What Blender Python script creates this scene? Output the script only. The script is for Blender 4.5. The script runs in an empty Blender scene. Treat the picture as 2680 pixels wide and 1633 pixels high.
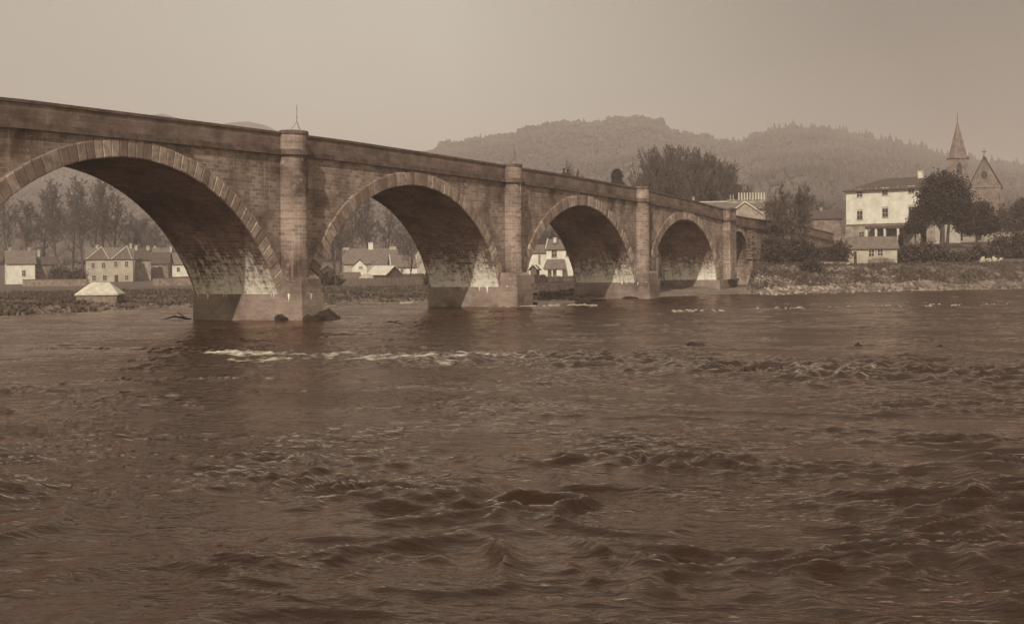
import bpy, math, random
import numpy as np
from mathutils import Matrix, Vector
R = math.radians
random.seed(7)
rng = np.random.default_rng(11)
C = bpy.context.scene.collection

# ------------------------------------------------------------------ camera frame
F, CX, CY, CZ, YAW, YH, ROLL = 3583.95, -162.907, -53.764, 3.128, 1.0993, 707.55, -0.0096
PU = 1340.0
fw = np.array([math.sin(YAW), math.cos(YAW)])
rt = np.array([math.cos(YAW), -math.sin(YAW)])
cr, sr = math.cos(ROLL), math.sin(ROLL)


def yh(u):
    return YH - (-math.tan(ROLL) * (u - PU))


def at(u, v, t):
    """world point at depth t (metres) along the view direction"""
    U, V = u - PU, YH - v
    a = (cr * U - sr * V) / F
    b = (sr * U + cr * V) / F
    return Vector((CX + fw[0] * t + rt[0] * a * t, CY + fw[1] * t + rt[1] * a * t, CZ + b * t))


def on_plane(u, v, Y=0.0):
    U, V = u - PU, YH - v
    a = (cr * U - sr * V) / F
    d1 = fw[1] + a * rt[1]
    return at(u, v, (Y - CY) / d1)


cam_data = bpy.data.cameras.new("Camera")
cam = bpy.data.objects.new("Camera", cam_data)
C.objects.link(cam)
cam_data.sensor_fit = 'HORIZONTAL'
cam_data.sensor_width = 36
cam_data.lens = 36 * F / 2680
cam_data.shift_x = 0
cam_data.shift_y = -(1633 / 2 - YH) / 2680
cam_data.clip_start = 0.2
cam_data.clip_end = 20000
X = Vector((cr * rt[0], cr * rt[1], sr))
Y = Vector((-sr * rt[0], -sr * rt[1], cr))
Z = Vector((-fw[0], -fw[1], 0))
m = Matrix.Identity(4)
for i in range(3):
    m[i][0], m[i][1], m[i][2] = X[i], Y[i], Z[i]
m[0][3], m[1][3], m[2][3] = CX, CY, CZ
cam.matrix_world = m
bpy.context.scene.camera = cam


# ------------------------------------------------------------------ noise (numpy)
_perm = rng.permutation(512)
_perm = np.concatenate([_perm, _perm, _perm])
_ga = rng.uniform(0, 2 * np.pi, 512)
_gx, _gy = np.cos(_ga), np.sin(_ga)


def gnoise(x, y, seed=0):
    x = x + seed * 17.13
    y = y - seed * 9.71
    xi = np.floor(x).astype(np.int64)
    yi = np.floor(y).astype(np.int64)
    xf = x - xi
    yf = y - yi
    xi &= 511
    yi &= 511
    def g(ix, iy, dx, dy):
        h = _perm[_perm[ix & 511] + (iy & 511)] & 511
        return _gx[h] * dx + _gy[h] * dy
    u = xf * xf * xf * (xf * (xf * 6 - 15) + 10)
    v = yf * yf * yf * (yf * (yf * 6 - 15) + 10)
    n00 = g(xi, yi, xf, yf)
    n10 = g(xi + 1, yi, xf - 1, yf)
    n01 = g(xi, yi + 1, xf, yf - 1)
    n11 = g(xi + 1, yi + 1, xf - 1, yf - 1)
    return ((n00 * (1 - u) + n10 * u) * (1 - v) + (n01 * (1 - u) + n11 * u) * v) * 1.5


# ------------------------------------------------------------------ objects helpers
def tag(o, label=None, cat=None, group=None, kind=None):
    if label: o['label'] = label
    if cat: o['category'] = cat
    if group: o['group'] = group
    if kind: o['kind'] = kind
    return o


def empty(name, loc, rz=0.0, label=None, cat=None, group=None):
    o = bpy.data.objects.new(name, None)
    C.objects.link(o)
    o.location = loc
    o.rotation_euler = (0, 0, rz)
    o.empty_display_size = 0.5
    return tag(o, label, cat, group)


class MB:
    def __init__(self):
        self.v = []
        self.f = []
        self.uv = []

    def face(self, pts, uvs=None):
        n = len(self.v)
        self.v.extend([tuple(p) for p in pts])
        self.f.append(tuple(range(n, n + len(pts))))
        self.uv.append(uvs)

    def box(self, x0, x1, y0, y1, z0, z1):
        p = [(x0, y0, z0), (x1, y0, z0), (x1, y1, z0), (x0, y1, z0), (x0, y0, z1), (x1, y0, z1), (x1, y1, z1), (x0, y1, z1)]
        w, d = x1 - x0, y1 - y0
        for idx, (a, b) in (((3, 2, 1, 0), 'xy'), ((4, 5, 6, 7), 'xy'), ((0, 1, 5, 4), 'xz'), ((2, 3, 7, 6), 'xz'), ((1, 2, 6, 5), 'yz'), ((3, 0, 4, 7), 'yz')):
            ax = {'x': 0, 'y': 1, 'z': 2}
            self.face([p[i] for i in idx], [(p[i][ax[a]], p[i][ax[b]]) for i in idx])

    def prism(self, poly, z0, z1, top=True, inset=0.0):
        """vertical prism from xy polygon (counter-clockwise); top polygon may be pulled in"""
        n = len(poly)
        cx = sum(p[0] for p in poly) / n
        cy = sum(p[1] for p in poly) / n
        tp = [(p[0] + (cx - p[0]) * inset, p[1] + (cy - p[1]) * inset) for p in poly]
        s = 0
        for i in range(n):
            a, b = poly[i], poly[(i + 1) % n]
            at_, bt = tp[i], tp[(i + 1) % n]
            l = math.hypot(b[0] - a[0], b[1] - a[1])
            self.face([(a[0], a[1], z0), (b[0], b[1], z0), (bt[0], bt[1], z1), (at_[0], at_[1], z1)],
                      [(s, z0), (s + l, z0), (s + l, z1), (s, z1)])
            s += l
        if top:
            self.face([(p[0], p[1], z1) for p in tp], [(p[0], p[1]) for p in tp])
            self.face([(p[0], p[1], z0) for p in reversed(poly)], [(p[0], p[1]) for p in reversed(poly)])

    def extrude_y(self, poly, y0, y1):
        """poly in xz (counter-clockwise seen from -y)"""
        n = len(poly)
        self.face([(p[0], y0, p[1]) for p in poly], [(p[0], p[1]) for p in poly])
        self.face([(p[0], y1, p[1]) for p in reversed(poly)], [(p[0], p[1]) for p in reversed(poly)])
        for i in range(n):
            a, b = poly[i], poly[(i + 1) % n]
            self.face([(a[0], y0, a[1]), (a[0], y1, a[1]), (b[0], y1, b[1]), (b[0], y0, b[1])],
                      [(y0, a[1]), (y1, a[1]), (y1, b[1]), (y0, b[1])])

    def tube(self, p0, p1, r0, r1, n=5, cap=False):
        p0 = np.array(p0, float); p1 = np.array(p1, float)
        d = p1 - p0
        L = np.linalg.norm(d)
        if L < 1e-6: return
        d /= L
        a = np.array([0, 0, 1.0]) if abs(d[2]) < .9 else np.array([1.0, 0, 0])
        e1 = np.cross(d, a); e1 /= np.linalg.norm(e1)
        e2 = np.cross(d, e1)
        base = len(self.v)
        for p, r in ((p0, r0), (p1, r1)):
            for k in range(n):
                t = 2 * math.pi * k / n
                self.v.append(tuple(p + r * (math.cos(t) * e1 + math.sin(t) * e2)))
        for k in range(n):
            k2 = (k + 1) % n
            self.f.append((base + k, base + n + k, base + n + k2, base + k2)); self.uv.append(None)
        if cap:
            self.f.append(tuple(base + n + k for k in reversed(range(n)))); self.uv.append(None)
            self.f.append(tuple(base + k for k in range(n))); self.uv.append(None)

    def shift(self, dx, dy, dz=0):
        self.v = [(a + dx, b + dy, c + dz) for a, b, c in self.v]
        return self

    def mesh(self, name, mat, smooth=False):
        me = bpy.data.meshes.new(name)
        me.from_pydata(self.v, [], self.f)
        if any(u is not None for u in self.uv):
            l = me.uv_layers.new(name="UVMap")
            arr = []
            for f, u in zip(self.f, self.uv):
                if u is None: u = [(self.v[i][0], self.v[i][2]) for i in f]
                for q in u: arr.extend(q)
            l.data.foreach_set('uv', arr)
        me.materials.append(mat)
        if smooth: me.shade_smooth()
        me.update()
        return me

    def build(self, name, mat, parent=None, smooth=False):
        o = bpy.data.objects.new(name, self.mesh(name, mat, smooth))
        C.objects.link(o)
        if parent: o.parent = parent
        return o


def np_mesh(name, verts, faces, mat, smooth=False):
    """verts (N,3) array, faces (M,k) array"""
    me = bpy.data.meshes.new(name)
    M, k = faces.shape
    me.vertices.add(len(verts))
    me.vertices.foreach_set('co', np.ascontiguousarray(verts, dtype=np.float32).ravel())
    me.loops.add(M * k)
    me.loops.foreach_set('vertex_index', np.ascontiguousarray(faces, dtype=np.int32).ravel())
    me.polygons.add(M)
    me.polygons.foreach_set('loop_start', np.arange(0, M * k, k, dtype=np.int32))
    try:
        me.polygons.foreach_set('loop_total', np.full(M, k, dtype=np.int32))
    except Exception:
        pass
    me.materials.append(mat)
    me.update(calc_edges=True)
    if smooth: me.shade_smooth()
    return me


def link(name, me, parent=None):
    o = bpy.data.objects.new(name, me)
    C.objects.link(o)
    if parent: o.parent = parent
    return o


# ------------------------------------------------------------------ materials
def new_mat(name):
    mt = bpy.data.materials.new(name)
    mt.use_nodes = True
    nt = mt.node_tree
    nt.nodes.clear()
    out = nt.nodes.new('ShaderNodeOutputMaterial')
    b = nt.nodes.new('ShaderNodeBsdfPrincipled')
    nt.links.new(b.outputs[0], out.inputs[0])
    b.inputs['Roughness'].default_value = .85
    b.inputs['Specular IOR Level'].default_value = .25
    return mt, nt, b, out


def N(nt, t, **kw):
    n = nt.nodes.new(t)
    for k, v in kw.items():
        if k in n.inputs.keys() if isinstance(k, str) else False:
            n.inputs[k].default_value = v
        else:
            setattr(n, k, v)
    return n


def mix(nt, fac, a, b, mode='MIX'):
    n = nt.nodes.new('ShaderNodeMix')
    n.data_type = 'RGBA'
    n.blend_type = mode
    for s, val in ((0, fac), (6, a), (7, b)):
        if hasattr(val, 'is_linked') or hasattr(val, 'links'):
            nt.links.new(val, n.inputs[s])
        else:
            n.inputs[s].default_value = (val if s == 0 else (*val, 1)) if not isinstance(val, (int, float)) else val
    return n.outputs[2]


def math_(nt, op, a, b=None, c=None, clamp=False):
    n = nt.nodes.new('ShaderNodeMath')
    n.operation = op
    n.use_clamp = clamp
    for i, val in enumerate((a, b, c)):
        if val is None: continue
        if hasattr(val, 'links'): nt.links.new(val, n.inputs[i])
        else: n.inputs[i].default_value = val
    return n.outputs[0]


def ramp(nt, val, lo, hi):
    n = nt.nodes.new('ShaderNodeMapRange')
    n.clamp = True
    nt.links.new(val, n.inputs[0])
    n.inputs[1].default_value = lo
    n.inputs[2].default_value = hi
    return n.outputs[0]


def mapped(nt, src, scale, loc=(0, 0, 0)):
    mp = nt.nodes.new('ShaderNodeMapping')
    mp.inputs['Scale'].default_value = scale
    mp.inputs['Location'].default_value = loc
    nt.links.new(src, mp.inputs[0])
    return mp.outputs[0]


def noise(nt, vec, scale, detail=4, rough=.55):
    n = nt.nodes.new('ShaderNodeTexNoise')
    n.inputs['Scale'].default_value = scale
    n.inputs['Detail'].default_value = detail
    n.inputs['Roughness'].default_value = rough
    nt.links.new(vec, n.inputs['Vector'])
    return n.outputs[0]


def bump(nt, b, h, strength=.4, dist=.05):
    n = nt.nodes.new('ShaderNodeBump')
    n.inputs['Strength'].default_value = strength
    n.inputs['Distance'].default_value = dist
    nt.links.new(h, n.inputs['Height'])
    nt.links.new(n.outputs[0], b.inputs['Normal'])


def masonry(name, base, bw=.62, rh=.3, var=.35, white=None, mortar=1.35, drips=None, dark=(.075, .045, .036), streak=0.0):
    """coursed stone on UV in metres; white=(z_lo,z_hi) lime bloom fading upwards; drips=(z_lo,z_hi)"""
    mt, nt, b, out = new_mat(name)
    uv = nt.nodes.new('ShaderNodeUVMap').outputs[0]
    geo = nt.nodes.new('ShaderNodeNewGeometry')
    pos = geo.outputs['Position']
    br = nt.nodes.new('ShaderNodeTexBrick')
    nt.links.new(uv, br.inputs[0])
    br.inputs['Scale'].default_value = 1
    br.inputs['Brick Width'].default_value = bw
    br.inputs['Row Height'].default_value = rh
    br.inputs['Mortar Size'].default_value = .022
    br.inputs['Mortar Smooth'].default_value = .25
    br.inputs['Bias'].default_value = -.1
    c = base
    br.inputs['Color1'].default_value = (c[0] * (1 - var), c[1] * (1 - var), c[2] * (1 - var), 1)
    br.inputs['Color2'].default_value = (min(1, c[0] * (1 + var)), min(1, c[1] * (1 + var)), min(1, c[2] * (1 + var)), 1)
    br.inputs['Mortar'].default_value = (c[0] * mortar, c[1] * mortar, c[2] * mortar, 1)
    n1 = noise(nt, pos, .35, 5, .6)
    n2 = noise(nt, pos, 3.0, 5, .65)
    n3 = noise(nt, mapped(nt, pos, (1, 1, 3.5)), 1.1, 4, .6)
    col = mix(nt, ramp(nt, n1, .42, .68), br.outputs[0], dark)
    col2 = mix(nt, math_(nt, 'MULTIPLY', ramp(nt, n3, .45, .75), .55), col, (c[0] * .45, c[1] * .42, c[2] * .4))
    hl = mix(nt, math_(nt, 'MULTIPLY', ramp(nt, n2, .58, .78), .55), col2, (min(1, c[0] * 2.0), min(1, c[1] * 2.0), min(1, c[2] * 1.95)))
    sep = nt.nodes.new('ShaderNodeSeparateXYZ')
    nt.links.new(pos, sep.inputs[0])
    z = sep.outputs[2]
    res = hl
    if streak:
        s1 = noise(nt, mapped(nt, pos, (3.2, 3.2, .16)), 1.0, 4, .6)
        res = mix(nt, math_(nt, 'MULTIPLY', ramp(nt, s1, .58, .74), streak), res, (c[0] * 2.1, c[1] * 2.1, c[2] * 2.0))
    if white:
        s1 = noise(nt, mapped(nt, pos, (.5, 3.6, .45)), 1.0, 6, .78)
        s2 = noise(nt, pos, 3.4, 5, .75)
        zn = noise(nt, mapped(nt, pos, (.05, .55, .05)), 1.0, 3, .6)
        z_old = z
        z = math_(nt, 'ADD', z, math_(nt, 'MULTIPLY', math_(nt, 'SUBTRACT', zn, .5), 5.0))
        bil = math_(nt, 'MULTIPLY', ramp(nt, z, white[1], white[0] - .3), 1.0)
        bwn = nt.nodes.new('ShaderNodeRGBToBW'); nt.links.new(br.outputs[0], bwn.inputs[0])
        lum = base[0] * .2126 + base[1] * .7152 + base[2] * .0722
        fld = math_(nt, 'ADD', math_(nt, 'MULTIPLY', s1, .6), math_(nt, 'MULTIPLY', s2, .55))
        fld = math_(nt, 'ADD', fld, math_(nt, 'MULTIPLY', math_(nt, 'SUBTRACT', math_(nt, 'DIVIDE', bwn.outputs[0], lum), 1.0), .13))
        m1 = math_(nt, 'ADD', fld, math_(nt, 'MULTIPLY', bil, .47))
        w = ramp(nt, m1, .80, 1.0)
        w = math_(nt, 'MULTIPLY', w, ramp(nt, z, white[1] + .5, white[1] - .8))
        # masonry blocks keep some of their own tone under the lime
        blk = mix(nt, .22, (.86, .82, .68), br.outputs[0])
        res = mix(nt, w, res, blk)
        z = z_old
    if drips:
        s3 = noise(nt, mapped(nt, pos, (2.6, 2.6, .25)), 1.0, 3, .6)
        top = ramp(nt, z, drips[0], drips[1])
        m3 = math_(nt, 'ADD', s3, math_(nt, 'MULTIPLY', top, .12))
        w = ramp(nt, m3, .715, .76)
        w = math_(nt, 'MULTIPLY', w, ramp(nt, z, drips[0], drips[0] + .5))
        w = math_(nt, 'MULTIPLY', w, ramp(nt, z, drips[1] + .05, drips[1] - .02))
        res = mix(nt, w, res, (.66, .62, .5))
    nt.links.new(res, b.inputs['Base Color'])
    h = math_(nt, 'ADD', math_(nt, 'MULTIPLY', br.outputs[1], -.8), math_(nt, 'MULTIPLY', n2, .9))
    bump(nt, b, h, .6, .05)
    b.inputs['Roughness'].default_value = .9
    b.inputs['Specular IOR Level'].default_value = .15
    return mt


def plain(name, c, var=.3, sc=1.2, c2=None, rough=.85, bmp=.3, spec=.2, stretch=(1, 1, 1), island=0):
    mt, nt, b, out = new_mat(name)
    geo = nt.nodes.new('ShaderNodeNewGeometry')
    pos = mapped(nt, geo.outputs['Position'], stretch)
    n1 = noise(nt, pos, sc, 5, .6)
    n2 = noise(nt, pos, sc * 5, 3, .6)
    c2 = c2 or tuple(q * (1 - var) * .8 for q in c)
    col = mix(nt, ramp(nt, n1, .35, .65), tuple(min(1, q * (1 + var * .5)) for q in c), c2)
    col = mix(nt, math_(nt, 'MULTIPLY', n2, .35), col, tuple(q * .5 for q in c))
    if island:
        rnd = geo.outputs['Random Per Island']
        col = mix(nt, math_(nt, 'MULTIPLY', rnd, island), col, tuple(q * .3 for q in c))
    nt.links.new(col, b.inputs['Base Color'])
    b.inputs['Roughness'].default_value = rough
    b.inputs['Specular IOR Level'].default_value = spec
    if bmp: bump(nt, b, n2, bmp, .04)
    return mt


STONE = (.295, .222, .178)
M = {}
M['spandrel'] = masonry('bridge masonry', STONE, .58, .25, .34, streak=.3)
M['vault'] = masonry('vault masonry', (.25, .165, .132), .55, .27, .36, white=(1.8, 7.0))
M['plinth'] = masonry('pier base ashlar', (.25, .192, .155), 1.2, .45, .08, mortar=.92, drips=(.9, 1.78))
M['pilaster'] = masonry('turret masonry', (.285, .218, .176), .6, .25, .3, drips=(9.2, 10.6), streak=.25)
M['abut'] = masonry('abutment masonry', (.27, .205, .165), .55, .27, .4, mortar=1.7, drips=(1.0, 3.2), streak=.5)
M['parapet'] = masonry('parapet masonry', (.2, .145, .117), 1.1, .42, .16)
M['coping'] = plain('coping stone', (.17, .118, .092), .4, 1.4, island=.35)
mt, nt, b, out = new_mat('voussoir stone')
geo = nt.nodes.new('ShaderNodeNewGeometry')
rnd = geo.outputs['Random Per Island']
n2 = noise(nt, geo.outputs['Position'], 2.4, 5, .65)
col = mix(nt, rnd, (.17, .115, .09), (.42, .33, .26))
col = mix(nt, ramp(nt, n2, .4, .75), col, (.12, .078, .06))
nt.links.new(col, b.inputs['Base Color'])
bump(nt, b, n2, .4, .05)
M['ring'] = mt
M['white'] = plain('white harling', (.66, .61, .5), .12, .8, c2=(.52, .47, .38))
M['cream'] = plain('pale harling', (.42, .36, .28), .15, .6, c2=(.3, .25, .19))
M['stonewall'] = plain('rubble stone', (.23, .17, .13), .4, 1.5)
M['greystone'] = plain('grey house stone', (.32, .26, .2), .3, 1.2)
M['slate'] = plain('slate', (.17, .13, .105), .3, 1.6, stretch=(1, 1, 3))
M['darkslate'] = plain('dark slate', (.095, .068, .055), .3, 1.6)
M['paleroof'] = plain('pale tin roof', (.5, .45, .36), .25, 2.0, c2=(.36, .31, .25))
M['wood'] = plain('weathered boards', (.16, .115, .09), .4, 2.0, stretch=(4, 4, .5))
M['darkwood'] = plain('dark boards', (.07, .045, .036), .3, 2.0)
M['glass'] = plain('window glass', (.05, .035, .03), .2, 1.0, rough=.15, bmp=0, spec=.5)
M['frame'] = plain('painted frame', (.5, .45, .36), .1, 1.0)
M['bark'] = plain('bark', (.085, .058, .045), .4, 2.0)
M['bark_far'] = plain('grey bark', (.12, .088, .068), .3, 2.0)
M['twig'] = plain('twigs', (.1, .07, .056), .3, 2.0, bmp=0)
M['evergreen'] = plain('yew foliage', (.062, .042, .032), .4, 1.0, bmp=0, island=.5)
M['ivy'] = plain('ivy foliage', (.10, .068, .055), .5, 1.0, bmp=0, island=.6)
M['bush'] = plain('bush foliage', (.1, .072, .055), .5, 1.0, bmp=0, island=.5)
M['forest'] = plain('hill woodland', (.105, .079, .065), .4, .02, bmp=0, island=.3)
M['rock'] = plain('wet rock', (.045, .028, .022), .4, 3.0, rough=.85, spec=.15)
M['cobble'] = plain('pale cobbles', (.36, .3, .24), .35, 3.0, island=.5)
M['iron'] = plain('iron', (.07, .05, .04), .2, 3.0, bmp=0)
M['cloth'] = plain('dark cloth', (.05, .035, .03), .2, 3.0, bmp=0)
M['skin'] = plain('skin', (.4, .3, .24), .1, 3.0, bmp=0)

# terrain: by slope-free world masks
mt, nt, b, out = new_mat('ground')
geo = nt.nodes.new('ShaderNodeNewGeometry')
pos = geo.outputs['Position']
n1 = noise(nt, pos, .11, 6, .65)
n2 = noise(nt, pos, 1.3, 6, .7)
n4 = noise(nt, pos, 4.5, 3, .6)
col = mix(nt, ramp(nt, n1, .4, .62), (.125, .09, .068), (.2, .15, .115))
col = mix(nt, ramp(nt, n2, .5, .72), col, (.34, .28, .215))
col = mix(nt, ramp(nt, n4, .5, .7), col, (.07, .046, .036))
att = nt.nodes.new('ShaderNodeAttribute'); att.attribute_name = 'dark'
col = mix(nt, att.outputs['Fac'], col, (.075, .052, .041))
att2 = nt.nodes.new('ShaderNodeAttribute'); att2.attribute_name = 'rubble'
vor = nt.nodes.new('ShaderNodeTexVoronoi')
vor.inputs['Scale'].default_value = 2.6
nt.links.new(pos, vor.inputs['Vector'])
vcol = mix(nt, ramp(nt, vor.outputs['Color'], .2, .9), (.12, .085, .066), (.42, .36, .28))
vcol = mix(nt, ramp(nt, n2, .42, .62), vcol, (.13, .092, .072))
col = mix(nt, math_(nt, 'MULTIPLY', att2.outputs['Fac'], .85), col, vcol)
nt.links.new(col, b.inputs['Base Color'])
bump(nt, b, math_(nt, 'ADD', n2, math_(nt, 'MULTIPLY', vor.outputs['Distance'], .4)), .6, .15)
M['ground'] = mt

# water: dark peaty body under a Fresnel-weighted reflection, foam where the mesh marks it
mt, nt, b, out = new_mat('river water')
nt.nodes.remove(b)
geo = nt.nodes.new('ShaderNodeNewGeometry')
pos = geo.outputs['Position']
att = nt.nodes.new('ShaderNodeAttribute'); att.attribute_name = 'foam'
rot_ = nt.nodes.new('ShaderNodeMapping')
rot_.inputs['Rotation'].default_value = (0, 0, -(math.pi / 2 - YAW) + .2)
nt.links.new(pos, rot_.inputs[0])
al = rot_.outputs[0]                      # x along the view, y across
w1 = noise(nt, mapped(nt, al, (2.6, 1.15, 1.0)), 1.0, 4, .55)
w2 = noise(nt, mapped(nt, al, (9.0, 3.6, 1.0)), 1.0, 3, .5)
pm = noise(nt, mapped(nt, al, (.22, .12, 1.0)), 1.0, 3, .6)
pm = ramp(nt, pm, .36, .66)
h = math_(nt, 'ADD', w1, math_(nt, 'MULTIPLY', w2, .3))
bn = nt.nodes.new('ShaderNodeBump')
bn.inputs['Distance'].default_value = .15
nt.links.new(h, bn.inputs['Height'])
nt.links.new(math_(nt, 'ADD', math_(nt, 'MULTIPLY', pm, .55), .35), bn.inputs['Strength'])
fn = noise(nt, mapped(nt, al, (9, 4.5, 6)), 1.0, 5, .75)
fm = ramp(nt, math_(nt, 'ADD', att.outputs['Fac'], math_(nt, 'MULTIPLY', math_(nt, 'SUBTRACT', fn, .5), 1.5)), .36, .95)
body = nt.nodes.new('ShaderNodeBsdfDiffuse'); body.inputs['Color'].default_value = (.020, .0085, .005, 1)
gl = nt.nodes.new('ShaderNodeBsdfGlossy'); gl.inputs['Color'].default_value = (.96, .82, .72, 1); gl.inputs['Roughness'].default_value = .11
fr = nt.nodes.new('ShaderNodeFresnel'); fr.inputs['IOR'].default_value = 1.34
for n_ in (body, gl, fr): nt.links.new(bn.outputs[0], n_.inputs['Normal'])
mx = nt.nodes.new('ShaderNodeMixShader')
nt.links.new(fr.outputs[0], mx.inputs[0]); nt.links.new(body.outputs[0], mx.inputs[1]); nt.links.new(gl.outputs[0], mx.inputs[2])
fo = nt.nodes.new('ShaderNodeBsdfDiffuse'); fo.inputs['Color'].default_value = (.48, .43, .34, 1)
mx2 = nt.nodes.new('ShaderNodeMixShader')
nt.links.new(fm, mx2.inputs[0]); nt.links.new(mx.outputs[0], mx2.inputs[1]); nt.links.new(fo.outputs[0], mx2.inputs[2])
nt.links.new(mx2.outputs[0], out.inputs[0])
M['water'] = mt

# ------------------------------------------------------------------ light
SUN_AZ_FACE, SUN_EL = R(17), R(37)
sx, sy, sz = -math.cos(SUN_AZ_FACE) * math.cos(SUN_EL), -math.sin(SUN_AZ_FACE) * math.cos(SUN_EL), math.sin(SUN_EL)
sd = bpy.data.lights.new('Sun', 'SUN')
sd.energy = 4.8
sd.angle = R(.6)
sd.color = (1, .915, .80)
so = bpy.data.objects.new('Sun', sd)
C.objects.link(so)
so.rotation_euler = Vector((sx, sy, sz)).to_track_quat('Z', 'Y').to_euler()
so.location = (-100, -100, 150)

w = bpy.data.worlds.new("World")
bpy.context.scene.world = w
w.use_nodes = True
nt = w.node_tree
nt.nodes.clear()
wo = nt.nodes.new('ShaderNodeOutputWorld')
bg = nt.nodes.new('ShaderNodeBackground')
sky = nt.nodes.new('ShaderNodeTexSky')
sky.sky_type = 'NISHITA'
sky.sun_disc = False
sky.sun_elevation = SUN_EL
sky.sun_rotation = math.atan2(sx, sy)
sky.air_density = 1.0
sky.dust_density = 3.0
bw = nt.nodes.new('ShaderNodeRGBToBW')
nt.links.new(sky.outputs[0], bw.inputs[0])
mr = nt.nodes.new('ShaderNodeMath'); mr.operation = 'MULTIPLY_ADD'
nt.links.new(bw.outputs[0], mr.inputs[0]); mr.inputs[1].default_value = .3; mr.inputs[2].default_value = 3.3
tint = nt.nodes.new('ShaderNodeVectorMath'); tint.operation = 'SCALE'
tint.inputs[0].default_value = (1.0, .95, .80)
# vignette-like dimming painted into the sky: broad on the right, fainter far left
tc_ = nt.nodes.new('ShaderNodeTexCoord')
cn = noise(nt, mapped(nt, tc_.outputs['Generated'], (1, 1, 2.2)), 2.2, 4, .5)
fac = None
for az, el, lo_, hi_, amt in ((YAW + R(34), R(14), .80, .97, .72), (YAW - R(42), R(10), .84, .99, .3)):
    dt = nt.nodes.new('ShaderNodeVectorMath'); dt.operation = 'DOT_PRODUCT'
    nt.links.new(tc_.outputs['Generated'], dt.inputs[0])
    dt.inputs[1].default_value = (math.sin(az) * math.cos(el), math.cos(az) * math.cos(el), math.sin(el))
    k_ = ramp(nt, math_(nt, 'ADD', dt.outputs['Value'], math_(nt, 'MULTIPLY', math_(nt, 'SUBTRACT', cn, .5), .12)), lo_, hi_)
    k_ = math_(nt, 'SUBTRACT', 1.0, math_(nt, 'MULTIPLY', k_, amt))
    fac = k_ if fac is None else math_(nt, 'MULTIPLY', fac, k_)
fac = math_(nt, 'MULTIPLY', fac, math_(nt, 'ADD', 1.0, math_(nt, 'MULTIPLY', math_(nt, 'SUBTRACT', cn, .5), .45)))
fac = math_(nt, 'MULTIPLY', fac, mr.outputs[0])
nt.links.new(fac, tint.inputs['Scale'])
nt.links.new(tint.outputs[0], bg.inputs[0])
bg.inputs[1].default_value = .15
nt.links.new(bg.outputs[0], wo.inputs[0])
sc = bpy.context.scene
sc.view_settings.view_transform = 'Standard'
sc.view_settings.look = 'None'
sc.view_settings.exposure = -.05
sc.view_settings.gamma = 1
sc.cycles.volume_bounces = 1
sc.cycles.max_bounces = 6
sc.cycles.use_denoising = True

# ------------------------------------------------------------------ terrain
def us(phi):           # pixel column of an azimuth
    return PU + F * np.tan(phi)


SH_U = [-200, 0, 250, 450, 850, 1120, 1400, 1500, 1700, 1900, 1975, 2200, 2400, 2620, 2700, 2900]
SH_T = [95, 104, 115.6, 126, 131, 139.5, 141, 140, 150, 159, 160, 168, 176, 181.5, 184, 190]
RU = [-300, 0, 300, 700, 1000, 1120, 1170, 1235, 1300, 1341, 1372, 1420, 1490, 1525, 1570, 1620, 1700, 1740, 1760, 1800, 1850, 1915, 1991, 2067, 2165, 2263, 2394, 2481, 2560, 2680, 2900]
RV = [430, 425, 415, 410, 408, 398, 377, 368, 354, 352, 336, 327, 321, 325, 322, 313, 311, 323, 342, 354, 364, 376, 374, 362, 368, 388, 410, 435, 452, 465, 480]
TR = 1700.0


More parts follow.
